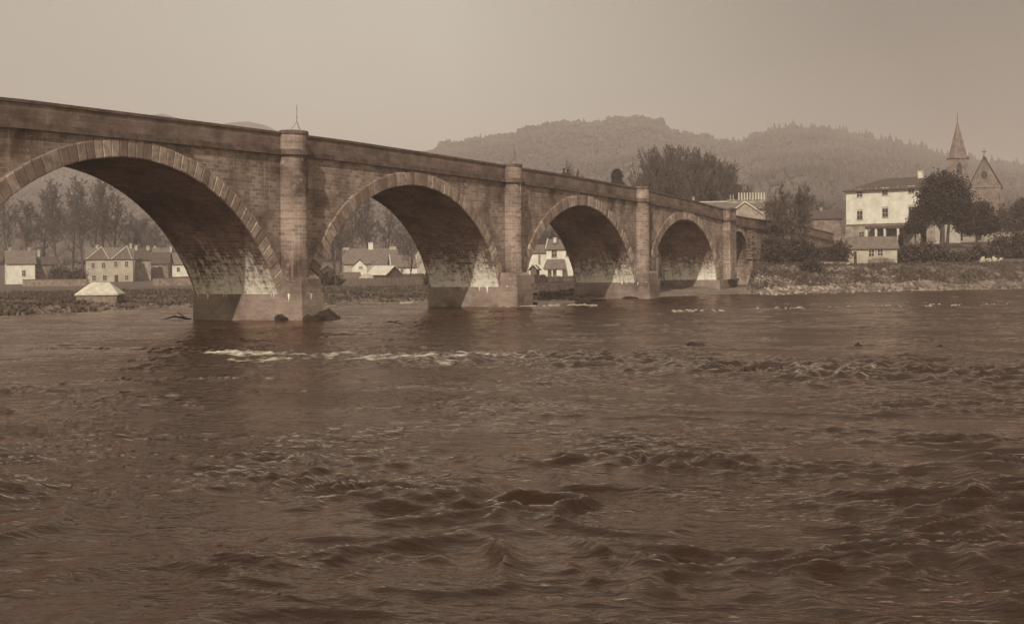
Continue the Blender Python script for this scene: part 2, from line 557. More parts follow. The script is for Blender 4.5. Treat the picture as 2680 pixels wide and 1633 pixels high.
def ground_z(phi, r):
    """terrain height, phi azimuth from view axis, r horizontal distance (arrays)"""
    inv = np.abs(phi) < R(30)
    ph = np.clip(phi, R(-26), R(26))
    u = us(ph)
    t = r * np.cos(np.clip(phi, -R(30), R(30)))
    ts = np.interp(u, SH_U, SH_T)
    # outside the view: shoreline radius by azimuth
    deg = np.degrees(phi)
    ts_out = np.interp(deg, [-180, -120, -75, -52, -40, -26, 26, 60, 95, 125, 180], [5, 7, 22, 52, 72, 92, 190, 230, 120, 20, 5])
    k = np.clip((np.abs(phi) - R(24)) / R(4), 0, 1)
    ts = ts * (1 - k) + ts_out * k
    X_ = CX + r * (fw[0] * np.cos(phi) + rt[0] * np.sin(phi))
    Y_ = CY + r * (fw[1] * np.cos(phi) + rt[1] * np.sin(phi))
    ts = ts + gnoise(X_ * .12, Y_ * .12, 3) * 1.5 * np.clip(ts / 60, .1, 1)
    d = t - ts
    right = np.clip((u - 1955) / 25, 0, 1)
    # left bank profile
    zl = np.interp(d, [-12, -5, 0, 2, 14, 40], [-1.5, -.9, 0, .28, .85, .95])
    zl = zl + np.interp(t, [200, 260, 310, 360, 420], [0, .0, .5, 2.0, 5])
    zr = np.interp(d, [-12, -4, 0, 1.5, 5, 9, 14], [-1.5, -.9, 0, .9, 2.2, 3.2, 3.5])
    lowright = np.interp(u, [1950, 2050, 2300, 2620], [1.0, 1.0, 1.0, 1.0])
    zr = zr * lowright + np.interp(t, [190, 200, 243, 320, 400, 500], [0, .1, 3.6, 6, 9, 12])
    z = zl * (1 - right) + zr * right
    z = z * (1 - k) + np.interp(d, [-12, -4, 0, 3, 20], [-1.5, -.9, 0, 1.4, 2.0]) * k
    amp = np.clip(d / 6, 0, 1)
    z = z + amp * (gnoise(X_ * .25, Y_ * .25, 1) * .16 + gnoise(X_ * 1.1, Y_ * 1.1, 2) * .05)
    # hill
    zr_ = CZ + (yh(u) - np.interp(u, RU, RV)) * TR / F - 9
    s = np.clip((t - 420) / (TR - 420), 0, 1)
    prof = s ** 1.5 * (1 + .12 * np.sin(np.pi * s))
    back = np.clip((t - TR) / 1500, 0, 1)
    hill = zr_ * prof * (1 - .55 * back)
    hill = hill + np.clip((t - 450) / 400, 0, 1) * (gnoise(X_ * .006, Y_ * .006, 5) * 18 + gnoise(X_ * .02, Y_ * .02, 6) * 5) * np.clip(1 - s * .8, .15, 1)
    z = z + np.maximum(hill, 0) * (1 - k * .4)
    return z, X_, Y_, d, t


phis = np.concatenate([np.radians(np.arange(-180, -26, 3.0)), np.radians(np.arange(-26, 26, .09)), np.radians(np.arange(26, 180.01, 3.0))])
rs = np.concatenate([np.geomspace(1.5, 95, 40), np.arange(96, 215, .8), np.geomspace(216, 420, 60), np.geomspace(430, 1750, 90), np.geomspace(1800, 7000, 14)])
P_, R_ = np.meshgrid(phis, rs)
z, X_, Y_, d_, t_ = ground_z(P_, R_)
nr, nc = P_.shape
verts = np.stack([X_.ravel(), Y_.ravel(), z.ravel()], 1)
idx = np.arange(nr * nc).reshape(nr, nc)
faces = np.stack([idx[:-1, :-1].ravel(), idx[:-1, 1:].ravel(), idx[1:, 1:].ravel(), idx[1:, :-1].ravel()], 1)
me = np_mesh('ground', verts, faces, M['ground'], True)
uu = us(np.clip(P_, R(-26), R(26)))
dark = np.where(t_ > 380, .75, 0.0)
# dark turf on the far left bank, dark ground around the shrubs on the right terrace
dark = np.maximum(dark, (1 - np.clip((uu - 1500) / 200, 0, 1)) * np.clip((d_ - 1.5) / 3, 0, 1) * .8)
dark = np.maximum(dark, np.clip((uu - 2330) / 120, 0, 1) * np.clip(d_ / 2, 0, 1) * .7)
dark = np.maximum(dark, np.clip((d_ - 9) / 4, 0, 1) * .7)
rub = np.clip((uu - 1940) / 30, 0, 1) * (1 - np.clip((uu - 2350) / 150, 0, 1) * .6) * (1 - np.clip((d_ - 8) / 2, 0, 1)) * (d_ > -6)
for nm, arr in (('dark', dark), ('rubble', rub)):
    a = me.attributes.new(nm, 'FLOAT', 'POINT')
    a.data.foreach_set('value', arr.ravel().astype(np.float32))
g = link('ground', me)
tag(g, kind='structure')


def zg(u, t):
    phi = math.atan((u - PU) / F)
    z_, *_ = ground_z(np.array([phi]), np.array([t / math.cos(phi)]))
    return float(z_[0])


def gp(u, t, dz=0.0):
    """world point on the ground in column u at depth t"""
    p = at(u, yh(u), t)
    return Vector((p.x, p.y, zg(u, t) + dz))


# far hills behind the bridge's left part
HU = [-400, 0, 200, 330, 392, 430, 470, 520, 560, 600, 650, 700, 745, 800, 900, 1100, 1500]
HV = [360, 345, 330, 312, 297, 292, 300, 330, 322, 313, 311, 323, 345, 375, 400, 430, 470]
uu2 = np.arange(-500, 1500, 8.0)
ts2 = np.linspace(1780, 2400, 30)
U2, T2 = np.meshgrid(uu2, ts2)
zr2 = CZ + (yh(U2) - np.interp(U2, HU, HV)) * 2050 / F
s2 = 1 - np.clip(np.abs(T2 - 2050) / 290, 0, 1)
z2 = zr2 * (np.sin(s2 * np.pi / 2)) ** .9
A2 = (U2 - PU) / F
X2 = CX + fw[0] * T2 + rt[0] * A2 * T2
Y2 = CY + fw[1] * T2 + rt[1] * A2 * T2
z2 = z2 + gnoise(X2 * .01, Y2 * .01, 8) * 5 - 5
idx = np.arange(U2.size).reshape(U2.shape)
faces = np.stack([idx[:-1, :-1].ravel(), idx[:-1, 1:].ravel(), idx[1:, 1:].ravel(), idx[1:, :-1].ravel()], 1)
hm = np_mesh('hills', np.stack([X2.ravel(), Y2.ravel(), z2.ravel()], 1), faces, M['forest'], True)
tag(link('hills', hm), kind='structure')

# ------------------------------------------------------------------ water
phw = np.concatenate([np.radians(np.arange(-180, -24, 3.0)), np.radians(np.arange(-24, 24, .045)), np.radians(np.arange(24, 180.01, 3.0))])
rw = np.geomspace(4.0, 330, 980)
Pw, Rw = np.meshgrid(phw, rw)
Xw = CX + Rw * (fw[0] * np.cos(Pw) + rt[0] * np.sin(Pw))
Yw = CY + Rw * (fw[1] * np.cos(Pw) + rt[1] * np.sin(Pw))
Tw = Rw * np.cos(Pw)
Sw = Rw * np.sin(Pw)
cell = Rw * R(.045)
# flow-aligned coordinates: crests run roughly across the view
cs, sn = math.cos(.25), math.sin(.25)
fx = (Tw * cs + Sw * sn)
fy = (-Tw * sn + Sw * cs)
hz = np.zeros_like(Xw)
calm = .25 + .75 * np.exp(-((Tw - 19) / 12.0) ** 2)
patch = np.clip(.5 + 1.3 * gnoise(Xw * .2, Yw * .2, 20), .06, 1.5)
patch2 = np.clip(.45 + 1.5 * gnoise(fx * .33, fy * .2, 28), .08, 1.5)
def ridged(n):
    return 1 - 2 * np.sqrt(n * n + .004)
warp = gnoise(fx * .5, fy * .5, 30) * .9
n1 = gnoise(fx * .72 + warp * .8, fy * .5, 21)
hz += .14 * calm * patch * np.maximum(0, ridged(n1)) ** 1.8
n2_ = gnoise(fx * 1.5 + warp, fy * 1.15, 22)
hz += .10 * calm * patch2 * np.maximum(0, ridged(n2_)) ** 1.7
fade = lambda wl: np.clip(wl / (cell * 3.0), 0, 1)
n3_ = gnoise(fx * 2.1 + warp * 1.5, fy * 1.3, 23)
hz += .036 * (calm * .7 + .4) * (patch2 * .75 + .25) * ridged(n3_) * fade(.4)
n4_ = gnoise(fx * 4.6 + warp * 2, fy * 2.9, 24)
hz += .015 * (calm * .6 + .4) * (patch2 * .7 + .3) * ridged(n4_) * fade(.2)
hz += .10 * gnoise(fx * .14, fy * .1, 25) * calm
# long low ripples further out
far = np.clip((Tw - 25) / 25, 0, 1)
hz += far * .06 * patch2 * ridged(gnoise(fx * .9, fy * .4, 26)) + far * .05 * gnoise(fx * .3, fy * .12, 27)
# riffle over the gravel bar
LX = [-126, -124.3, -124.1, -122.7, -122.8, -123.7, -121.9, -121, -120]
LY = [-56, -48.5, -43.3, -35.4, -29.7, -24, -19, -12, -4]
lx = np.interp(Yw, LY, LX) + gnoise(Xw * .3, Yw * .3, 40) * 2.0 + gnoise(Xw * .8, Yw * .8, 47) * .9
dl = Xw - lx
band = np.exp(-((dl - 2.2) / np.interp(Yw, [-40, -28], [5.0, 3.2])) ** 2)
endl = np.clip((-13.5 - Yw) / 4, 0, 1)
chop = ridged(gnoise(fx * .9, fy * .7, 41)) * .5 + ridged(gnoise(fx * 2.0, fy * 1.6, 42)) * .3
hz += band * endl * (np.interp(Yw, [-60, -34, -26], [.34, .3, .16]) * np.maximum(0, chop) + .04 * gnoise(fx * 2.6, fy * 2.2, 43))
wstr = np.interp(Yw, [-52, -42, -34, -30, -26, -19.5, -17.8, -12], [.18, .3, .42, .66, .8, 1.0, 0, 0])
fb = np.exp(-((dl - 1.3) / 2.1) ** 2)
fpat = .12 + .95 * np.maximum(0, ridged(gnoise(fx * .85 + warp * .6, fy * .42, 44) * 1.5)) + .55 * gnoise(fx * 3.0, fy * 1.3, 45)
foam = np.clip(fb * wstr * fpat * 1.15, 0, .9)
# small broken crests scattered along the right-hand rapids
sc_ = np.maximum(0, ridged(gnoise(fx * 1.2, fy * .5, 51) * 1.6)) * np.clip(gnoise(Xw * .22, Yw * .22, 52) * 3, 0, 1)
foam = np.maximum(foam, band * endl * sc_ * np.interp(Yw, [-60, -32, -26], [.62, .62, .4]))
# crest foam, a few breaking waves
crest = np.clip((hz - .24) / .06, 0, 1) * np.clip(gnoise(Xw * .5, Yw * .5, 46) * 3 - .6, 0, 1) * (Tw < 34) * (Tw > 13)
foam = np.maximum(foam, crest * .45)
# ripple line far right
LX2 = np.interp(Tw, [0, 1], [0, 1])
vpx = YH + (CZ / np.maximum(Tw, 1)) * F + 0
upx = PU + F * np.tan(np.clip(Pw, -R(26), R(26)))
verts = np.stack([Xw.ravel(), Yw.ravel(), hz.ravel()], 1)
nr, nc = Pw.shape
idx = np.arange(nr * nc).reshape(nr, nc)
faces = np.stack([idx[:-1, :-1].ravel(), idx[:-1, 1:].ravel(), idx[1:, 1:].ravel(), idx[1:, :-1].ravel()], 1)
wm = np_mesh('river_water', verts, faces, M['water'], True)
a = wm.attributes.new('foam', 'FLOAT', 'POINT')
a.data.foreach_set('value', foam.ravel().astype(np.float32))
tag(link('river_water', wm), kind='structure')

# ------------------------------------------------------------------ bridge
W = 6.7
PX = [-14.0]
PC = [-150.3, -119.4, -89.35, -57.7, -27.55, 1.3]          # pier centres
# arches: (centre, a, b, zc)
AR = [(-134.9, 14.2, 12.9, -3.9), (-104.31, 14.69, 13.08, -3.45), (-73.44, 14.01, 10.73, -1.085), (-42.3, 14.12, 11.8, -2.515), (-13.57, 11.21, 8.083, .678)]
PTX = [-175, -160, -150, -130, -112.4, -98, -83, -73, -59, -47, -26.5, -13.5, .4, 3, 12, 30, 60]
PTZ = [8.2, 9.3, 10.2, 11.4, 12.05, 12.2, 12.31, 12.26, 12.15, 12.05, 11.68, 11.21, 10.52, 10.4, 9.7, 8.9, 8.0]
ptop = lambda x: float(np.interp(x, PTX, PTZ))
CB = 1.5        # string course underside below the parapet top
ZL = 1.74       # ledge
BX, BY = -60.0, 3.0
bridge = empty('stone_bridge', (BX, BY, 0), 0, 'long humped stone road bridge of round arches standing on low piers in the river', 'bridge')


def bb(mb, name, mat, smooth=False, parent=None):
    mb.shift(-BX, -BY)
    return mb.build(name, mat, parent or bridge, smooth)


def intr(A, th, off=0.0):
    """point on the intrados at parameter th (0 right springing ... pi left), moved outwards by off"""
    c, a, b_, zc = A
    x, z_ = a * math.cos(th), b_ * math.sin(th)
    nx, nz = math.cos(th) / a, math.sin(th) / b_
    l = math.hypot(nx, nz)
    return c + x + nx / l * off, zc + z_ + nz / l * off


def arc(A, zb=ZL, off=0.0, n=64):
    """list of points from the right foot to the left foot, equal steps in arc length"""
    c, a, b_, zc = A
    th0 = math.asin(max(-1, min(1, (zb - zc) / b_)))
    ths = np.linspace(th0, math.pi - th0, 600)
    pts = np.array([intr(A, t_, 0) for t_ in ths])
    s = np.concatenate([[0], np.cumsum(np.hypot(*np.diff(pts, axis=0).T))])
    tt = np.interp(np.linspace(0, s[-1], n + 1), s, ths)
    return tt, s[-1]


RING = .98
# spandrel walls (near and far)
for side, yy in ((0, 0.0), (1, W)):
    mb = MB()
    xs = np.arange(-156.0, 3.61, .3)

    def lower(x):
        best = -1.2
        for A in AR:
            c, a, b_, zc = A
            # extrados: sample ring outer
            ex = EXT[id(A)]
            if ex[0][0] < x < ex[0][-1]:
                best = max(best, float(np.interp(x, ex[0], ex[1])))
        return best
    EXT = {}
    for A in AR:
        tt, L = arc(A, ZL, 0, 200)
        p = np.array([intr(A, t_, RING - .04) for t_ in tt])[::-1]
        p = np.vstack([[p[0][0], -1.2], p, [p[-1][0], -1.2]])
        p[0][0] -= .001; p[-1][0] += .001
        EXT[id(A)] = (p[:, 0], p[:, 1])
    # split x at the exact feet
    feet = sorted([EXT[id(A)][0][0] for A in AR] + [EXT[id(A)][0][-1] for A in AR])
    xs = sorted(list(xs) + [f - .002 for f in feet] + [f + .004 for f in feet])
    for x0, x1 in zip(xs[:-1], xs[1:]):
        zt0, zt1 = ptop(x0) - CB + .1, ptop(x1) - CB + .1
        zb0, zb1 = lower(x0), lower(x1)
        if x1 - x0 < .02: continue
        q = [(x0, yy, zb0), (x1, yy, zb1), (x1, yy, zt1), (x0, yy, zt0)]
        if side: q = q[::-1]
        mb.face(q, [(p[0], p[2]) for p in q])
    bb(mb, 'spandrel_wall', M['spandrel'])

# vaults and arch rings
for A in AR:
    tt, L = arc(A, ZL - .02, 0, 56)
    mb = MB()
    pts = [intr(A, t_, .0) for t_ in tt]
    for k in range(len(pts) - 1):
        (xa, za), (xb, zb) = pts[k], pts[k + 1]
        sa, sb = L * k / 56, L * (k + 1) / 56
        ny = 4
        for j in range(ny):
            y0, y1 = W * j / ny, W * (j + 1) / ny
            mb.face([(xa, y0, za), (xa, y1, za), (xb, y1, zb), (xb, y0, zb)], [(y0, sa), (y1, sa), (y1, sb), (y0, sb)])
    bb(mb, 'vault', M['vault'], True)
    nv = int(L / .62)
    tt, L = arc(A, ZL, 0, nv)
    for side, yf, yb in ((0, -.13, .02), (1, W + .13, W - .02)):
        mb = MB()
        sg = -1 if side == 0 else 1
        for k in range(nv):
            jit = random.uniform(-.02, .03)
            e = (tt[k + 1] - tt[k]) * .035
            t0, t1 = tt[k] + e, tt[k + 1] - e
            eb = (tt[k + 1] - tt[k]) * .055
            out_ = RING + random.uniform(-.03, .05)
            # back / outer loop
            o = [intr(A, t0, -.015), intr(A, t1, -.015), intr(A, t1, out_), intr(A, t0, out_)]
            f_ = [intr(A, t0 + eb, .05), intr(A, t1 - eb, .05), intr(A, t1 - eb, out_ - .07), intr(A, t0 + eb, out_ - .07)]
            ymid = yf - sg * .035
            base = len(mb.v)
            for (px, pz) in o: mb.v.append((px, yb + sg * 0.0, pz))
            for (px, pz) in o: mb.v.append((px, ymid, pz))
            for (px, pz) in f_: mb.v.append((px, yf + sg * jit, pz))
            for lv in (0, 4):
                for q in range(4):
                    q2 = (q + 1) % 4
                    fc = (base + lv + q, base + lv + q2, base + lv + 4 + q2, base + lv + 4 + q)
                    mb.f.append(fc if side else fc[::-1]); mb.uv.append(None)
            fc = (base + 8, base + 9, base + 10, base + 11)
            mb.f.append(fc if side else fc[::-1]); mb.uv.append(None)
        bb(mb, 'arch_ring', M['ring'])

# string course, parapets, coping, deck
segs = np.arange(-156, 3.7, 1.2)
segs = list(segs[:-1]) + [3.6]


def strip(y0, y1, dz0, dz1, xs=segs, uvk=True, f=ptop):
    mb = MB()
    for x0, x1 in zip(xs[:-1], xs[1:]):
        a0, a1 = f(x0) - dz0, f(x1) - dz0
        b0, b1 = f(x0) - dz1, f(x1) - dz1
        mb.face([(x0, y0, a0), (x1, y0, a1), (x1, y0, b1), (x0, y0, b0)], [(x0, -dz0), (x1, -dz0), (x1, -dz1), (x0, -dz1)])
        mb.face([(x1, y1, a1), (x0, y1, a0), (x0, y1, b0), (x1, y1, b1)], [(x1, -dz0), (x0, -dz0), (x0, -dz1), (x1, -dz1)])
        mb.face([(x0, y0, b0), (x1, y0, b1), (x1, y1, b1), (x0, y1, b0)], [(x0, y0), (x1, y0), (x1, y1), (x0, y1)])
        mb.face([(x1, y0, a1), (x0, y0, a0), (x0, y1, a0), (x1, y1, a1)], [(x1, y0), (x0, y0), (x0, y1), (x1, y1)])
    for xe, s_ in ((xs[0], 1), (xs[-1], -1)):
        q = [(xe, y0, f(xe) - dz0), (xe, y0, f(xe) - dz1), (xe, y1, f(xe) - dz1), (xe, y1, f(xe) - dz0)]
        mb.face(q[::s_], [(p[1], p[2]) for p in q[::s_]])
    return mb


for s_ in (0, 1):
    yv = (lambda a, b_: (a, b_)) if s_ == 0 else (lambda a, b_: (W - b_, W - a))
    y0, y1 = yv(-.20, .12); bb(strip(y0, y1, CB, CB - .24), 'string_course', M['coping'])
    y0, y1 = yv(-.11, .10); bb(strip(y0, y1, CB - .24, CB - .36), 'string_course', M['coping'])
    y0, y1 = yv(-.06, .34); bb(strip(y0, y1, CB - .36, .16), 'parapet', M['parapet'])
    y0, y1 = yv(-.13, .41); bb(strip(y0, y1, .16, 0), 'coping', M['coping'])
bb(strip(.342, W - .342, CB - .1, 1.1), 'deck', M['ground'])


# piers, cutwaters, turrets
def pier_poly(c, l, r, d, W_=W):
    """plan: c centre, l/r half widths, d projection; octagonal noses both sides"""
    k = .85
    return [(c - l, -.25), (c - l + k, -d), (c + r - k, -d), (c + r, -.25), (c + r, W_ + .2), (c + r - k, W_ + .2 + d * .25), (c - l + k, W_ + .2 + d * .25), (c - l, W_ + .2)]


feetL = {}
for i, pc in enumerate(PC):
    lo = AR[i - 1] if i > 0 else None
    hi = AR[i] if i < 5 else None
    xl = intr(lo, arc(lo, ZL)[0][0])[0] if lo else pc - 3
    xr = intr(hi, arc(hi, ZL)[0][-1])[0] if hi else pc + 2.4
    if i == 5: xl = intr(lo, arc(lo, ZL)[0][0])[0]
    c = (xl + xr) / 2
    l = (xr - xl) / 2
    mb = MB()
    if i < 5:
        mb.prism(pier_poly(c, l + .14, l + .1, 1.38), -1.6, ZL)
        bb(mb, 'pier_base', M['plinth'])
        mb = MB()
        mb.prism(pier_poly(c, l - .004, l - .004, 1.24), ZL + .002, ZL + .95)
        mb.prism(pier_poly(c, l - .01, l - .01, 1.22), ZL + .952, ZL + 1.2, inset=.08)
        bb(mb, 'pier_shaft', M['plinth'])
    else:
        mb.prism([(xl - .3, -.5), (3.9, -.5), (3.9, W + .5), (xl - .3, W + .5)], -1.6, ZL)
        bb(mb, 'pier_base', M['plinth'])
    if 0 < i < 5:
        r_ = 1.12 if i < 3 else 1.0
        for sd_ in (-1, 1):
            cy = 0 if sd_ < 0 else W
            def half(rr, n=14):
                if sd_ < 0: an = [math.pi + math.pi * q / n for q in range(n + 1)]
                else: an = [math.pi * q / n for q in range(n + 1)]
                return [(pc + rr * math.cos(a_), cy + rr * math.sin(a_)) for a_ in an]
            tb = ptop(pc)
            mb = MB(); mb.prism(half(r_), ZL + .9, tb - CB + .002)
            tur = bb(mb, 'turret', M['pilaster'])
            mb = MB(); mb.prism(half(r_ + .2), tb - CB + .002, tb - CB + .25); mb.prism(half(r_ + .11), tb - CB + .252, tb - CB + .37)
            bb(mb, 'turret_band', M['coping'])
            mb = MB(); mb.prism(half(r_ + .02), tb - CB + .372, tb - .12)
            bb(mb, 'turret_parapet', M['pilaster'])
            mb = MB(); mb.prism(half(r_ + .08), tb - .12, tb + .06); mb.prism(half(r_ + .08), tb + .06, tb + .12, inset=.1)
            bb(mb, 'turret_cap', M['coping'])
            if sd_ < 0 and i < 4:
                # iron tie plates on the turret face
                for dx_, zz in ((.35, tb - 3.3), (.12, tb - 3.75), (.62, tb - 3.75)):
                    mb = MB()
                    yy = -math.sqrt(max(0, r_ ** 2 - dx_ ** 2))
                    mb.box(pc + dx_ - .07, pc + dx_ + .07, yy - .07, yy + .05, zz - .12, zz + .12)
                    bb(mb, 'tie_plate', M['iron'])
    if i in (0, 5):
        # square abutment buttress
        x0, x1 = (0.1, 2.6) if i == 5 else (-151.5, -149)
        tb = ptop((x0 + x1) / 2)
        for sd_ in (-1, 1):
            ya, yb_ = (-.95, .1) if sd_ < 0 else (W - .1, W + .95)
            mb = MB(); mb.box(x0, x1, ya, yb_, -1.5 if i == 0 else ZL + .003, tb - CB + .0)
            bb(mb, 'buttress', M['abut'])
            mb = MB(); mb.box(x0 - .2, x1 + .2, ya - .22, yb_ + .0, tb - CB + .002, tb - CB + .25)
            bb(mb, 'buttress_band', M['coping'])
            mb = MB(); mb.box(x0, x1, ya, yb_ + .2, tb - CB + .252, tb - .1)
            bb(mb, 'buttress_parapet', M['abut'])
            mb = MB(); mb.box(x0 - .12, x1 + .12, ya - .12, yb_ + .3, tb - .098, tb + .12)
            bb(mb, 'buttress_cap', M['coping'])

# approach beyond the abutment: set-back wall with a small land arch
LY0 = 1.1
LA = (9.8, 4.1, 3.75, 4.2)          # small land arch
mb = MB()
ap = lambda x: float(np.interp(x, [3.6, 8, 14, 30, 42, 62], [10.2, 10.0, 9.85, 9.65, 9.4, 8.6]))
tt, L = arc(LA, 4.2, 0, 60)
pp = np.array([intr(LA, t_, .5) for t_ in tt])[::-1]
xs_ = sorted(list(np.arange(3.6, 62, .25)) + [pp[0][0] - .002, pp[0][0] + .004, pp[-1][0] - .004, pp[-1][0] + .002])
mb2 = MB()
for x0, x1 in zip(xs_[:-1], xs_[1:]):
    lo = lambda x: float(np.interp(x, pp[:, 0], pp[:, 1])) if pp[0][0] < x < pp[-1][0] else 0.0
    if x1 - x0 < .02: continue
    for yy, fl in ((LY0, 0), (W - .6, 1)):
        q = [(x0, yy, lo(x0)), (x1, yy, lo(x1)), (x1, yy, ap(x1) - 1.3), (x0, yy, ap(x0) - 1.3)]
        if fl: q = q[::-1]
        (mb2 if fl else mb).face(q, [(p[0], p[2]) for p in q])
bb(mb, 'approach_wall', M['spandrel'])
bb(mb2, 'approach_wall', M['spandrel'])
sx_ = list(np.arange(3.6, 62, 1.5))
bb(strip(LY0 - .22, LY0 + .1, 1.4, 1.15, sx_, f=ap), 'string_course', M['coping'])
bb(strip(LY0 - .03, LY0 + .4, 1.15, .14, sx_, f=ap), 'parapet', M['parapet'])
bb(strip(LY0 - .1, LY0 + .45, .138, 0, sx_, f=ap), 'coping', M['coping'])
bb(strip(W - 1.0, W - .57, 1.15, 0, sx_, f=ap), 'parapet', M['parapet'])
bb(strip(LY0 + .402, W - 1.002, 1.3, 1.0, sx_, f=ap), 'deck', M['ground'])
mb = MB()
for k in range(60):
    (xa, za), (xb, zb) = intr(LA, tt[k]), intr(LA, tt[k + 1])
    mb.face([(xa, LY0, za), (xa, W - .6, za), (xb, W - .6, zb), (xb, LY0, zb)], [(0, k * .15), (5, k * .15), (5, k * .15 + .15), (0, k * .15 + .15)])
for xe, s_ in ((LA[0] + LA[1], 1), (LA[0] - LA[1], -1)):
    q = [(xe, LY0, 0), (xe, W - .6, 0), (xe, W - .6, 4.2), (xe, LY0, 4.2)]
    mb.face(q[::s_], [(p[1], p[2]) for p in q[::s_]])
bb(mb, 'vault', M['spandrel'])
mb = MB()
nv = 23
tt, L = arc(LA, 4.2, 0, nv)
for k in range(nv):
    e = (tt[k + 1] - tt[k]) * .05
    o = [intr(LA, tt[k] + e, -.01), intr(LA, tt[k + 1] - e, -.01), intr(LA, tt[k + 1] - e, .6), intr(LA, tt[k] + e, .6)]
    mb.extrude_y([(p[0], p[1]) for p in o][::-1], LY0 - .1, LY0 + .02)
for s_ in (-1, 1):
    for k in range(10):
        xx = LA[0] + s_ * LA[1]
        ww = .75 if k % 2 else .5
        mb.box(min(xx, xx + s_ * ww), max(xx, xx + s_ * ww), LY0 - .1 - .002 * k, LY0 + .02, .3 + k * .38, .3 + k * .38 + .35)
bb(mb, 'arch_ring', M['ring'])
# stepped toothing stones and lower block beside the land arch
mb = MB()
for k in range(9):
    mb.box(13.6 + .1 * (k % 2), 15.6 - .12 * k + .5 * (k % 2), LY0 - .6 - .12 * (k % 2), LY0 + .05, 4.6 + k * .4, 4.6 + k * .4 + .34)
mb.box(13.3, 17.2, LY0 - .85, LY0 + .04, 0.5, 4.3)
mb.box(13.1, 17.4, LY0 - .95, LY0 + .04, 4.302, 4.56)
bb(mb, 'toothing', M['abut'])


# iron tripods on two turrets
def iron_stand(pc, zt, lab):
    e = empty('iron_stand', (pc, -.55, zt), R(25), lab, 'iron stand', 'thin iron stands on the bridge turrets')
    for k in range(3):
        a_ = R(90 + 120 * k)
        mb = MB(); mb.tube((.42 * math.cos(a_), .42 * math.sin(a_), 0), (0, 0, .62), .013, .012, 6, True)
        mb.build('leg', M['iron'], e)
    mb = MB(); mb.tube((0, 0, .6), (0, 0, 1.25), .017, .014, 6, True); mb.tube((0, 0, .86), (0, 0, .95), .03, .03, 6, True)
    mb.build('pole', M['iron'], e)
    mb = MB(); mb.tube((0, 0, 1.22), (-.1, 0, 1.68), .011, .008, 6, True); mb.tube((0, 0, 1.22), (.1, 0, 1.66), .011, .008, 6, True)
    mb.build('fork', M['iron'], e)


iron_stand(PC[2] + .0, ptop(PC[2]) + .12, 'thin iron tripod stand with forked tip on the tall turret between the two largest arches')
iron_stand(PC[3] - .1, ptop(PC[3]) + .12, 'thin iron tripod stand with forked tip on the second turret, silhouetted against the wooded hill')


# two walkers behind the parapet (only heads and shoulders show)
def walker(x, y, lab, h):
    zd = ptop(x) - 1.1
    e = bpy.data.meshes.new('person')
    J = [(0, 0, .9), (0, 0, 1.15), (0, 0, 1.38), (0, 0, 1.47), (0, 0, 1.58), (0, 0, 1.7), (.19, 0, 1.36), (.24, .03, 1.08), (.23, -.05, .84), (-.19, 0, 1.36), (-.24, .03, 1.08), (-.23, -.05, .84),
         (.09, 0, .86), (.1, -.04, .48), (.1, .06, .06), (.1, -.1, .03), (-.09, 0, .86), (-.1, .06, .48), (-.1, -.04, .06), (-.1, -.2, .03)]
    rad = [.15, .155, .15, .06, .09, .085, .08, .055, .04, .08, .055, .04, .1, .07, .05, .04, .1, .07, .05, .04]
    ed = [(0, 1), (1, 2), (2, 3), (3, 4), (4, 5), (2, 6), (6, 7), (7, 8), (2, 9), (9, 10), (10, 11), (0, 12), (12, 13), (13, 14), (14, 15), (0, 16), (16, 17), (17, 18), (18, 19)]
    e.from_pydata([(a * h, b_ * h, c_ * h) for a, b_, c_ in J], ed, [])
    e.materials.append(M['cloth'])
    o = bpy.data.objects.new('person', e); C.objects.link(o)
    md = o.modifiers.new('Skin', 'SKIN')
    for i_, sv in enumerate(e.skin_vertices[0].data):
        sv.radius = (rad[i_] * h, rad[i_] * h); sv.use_root = i_ == 0
    o.modifiers.new('Sub', 'SUBSURF').levels = 1
    o.location = (x, y, zd); o.rotation_euler = (0, 0, R(90))
    tag(o, lab, 'person')
    mb = MB()
    mb.tube((0, 0, 1.7 * h), (0, 0, 1.73 * h), .17, .17, 12, True); mb.tube((0, 0, 1.73 * h), (0, 0, 1.84 * h), .105, .095, 12, True)
    mb.build('hat', M['darkwood'], o)


px = on_plane(1476, 452, .8)
walker(px.x, .8, 'dark hatted person walking behind the bridge parapet, nearer of the two heads', 1.0)
px = on_plane(1486, 453, .8)
walker(px.x, .8, 'lighter small person walking behind the bridge parapet, beside the dark hatted one', .99)


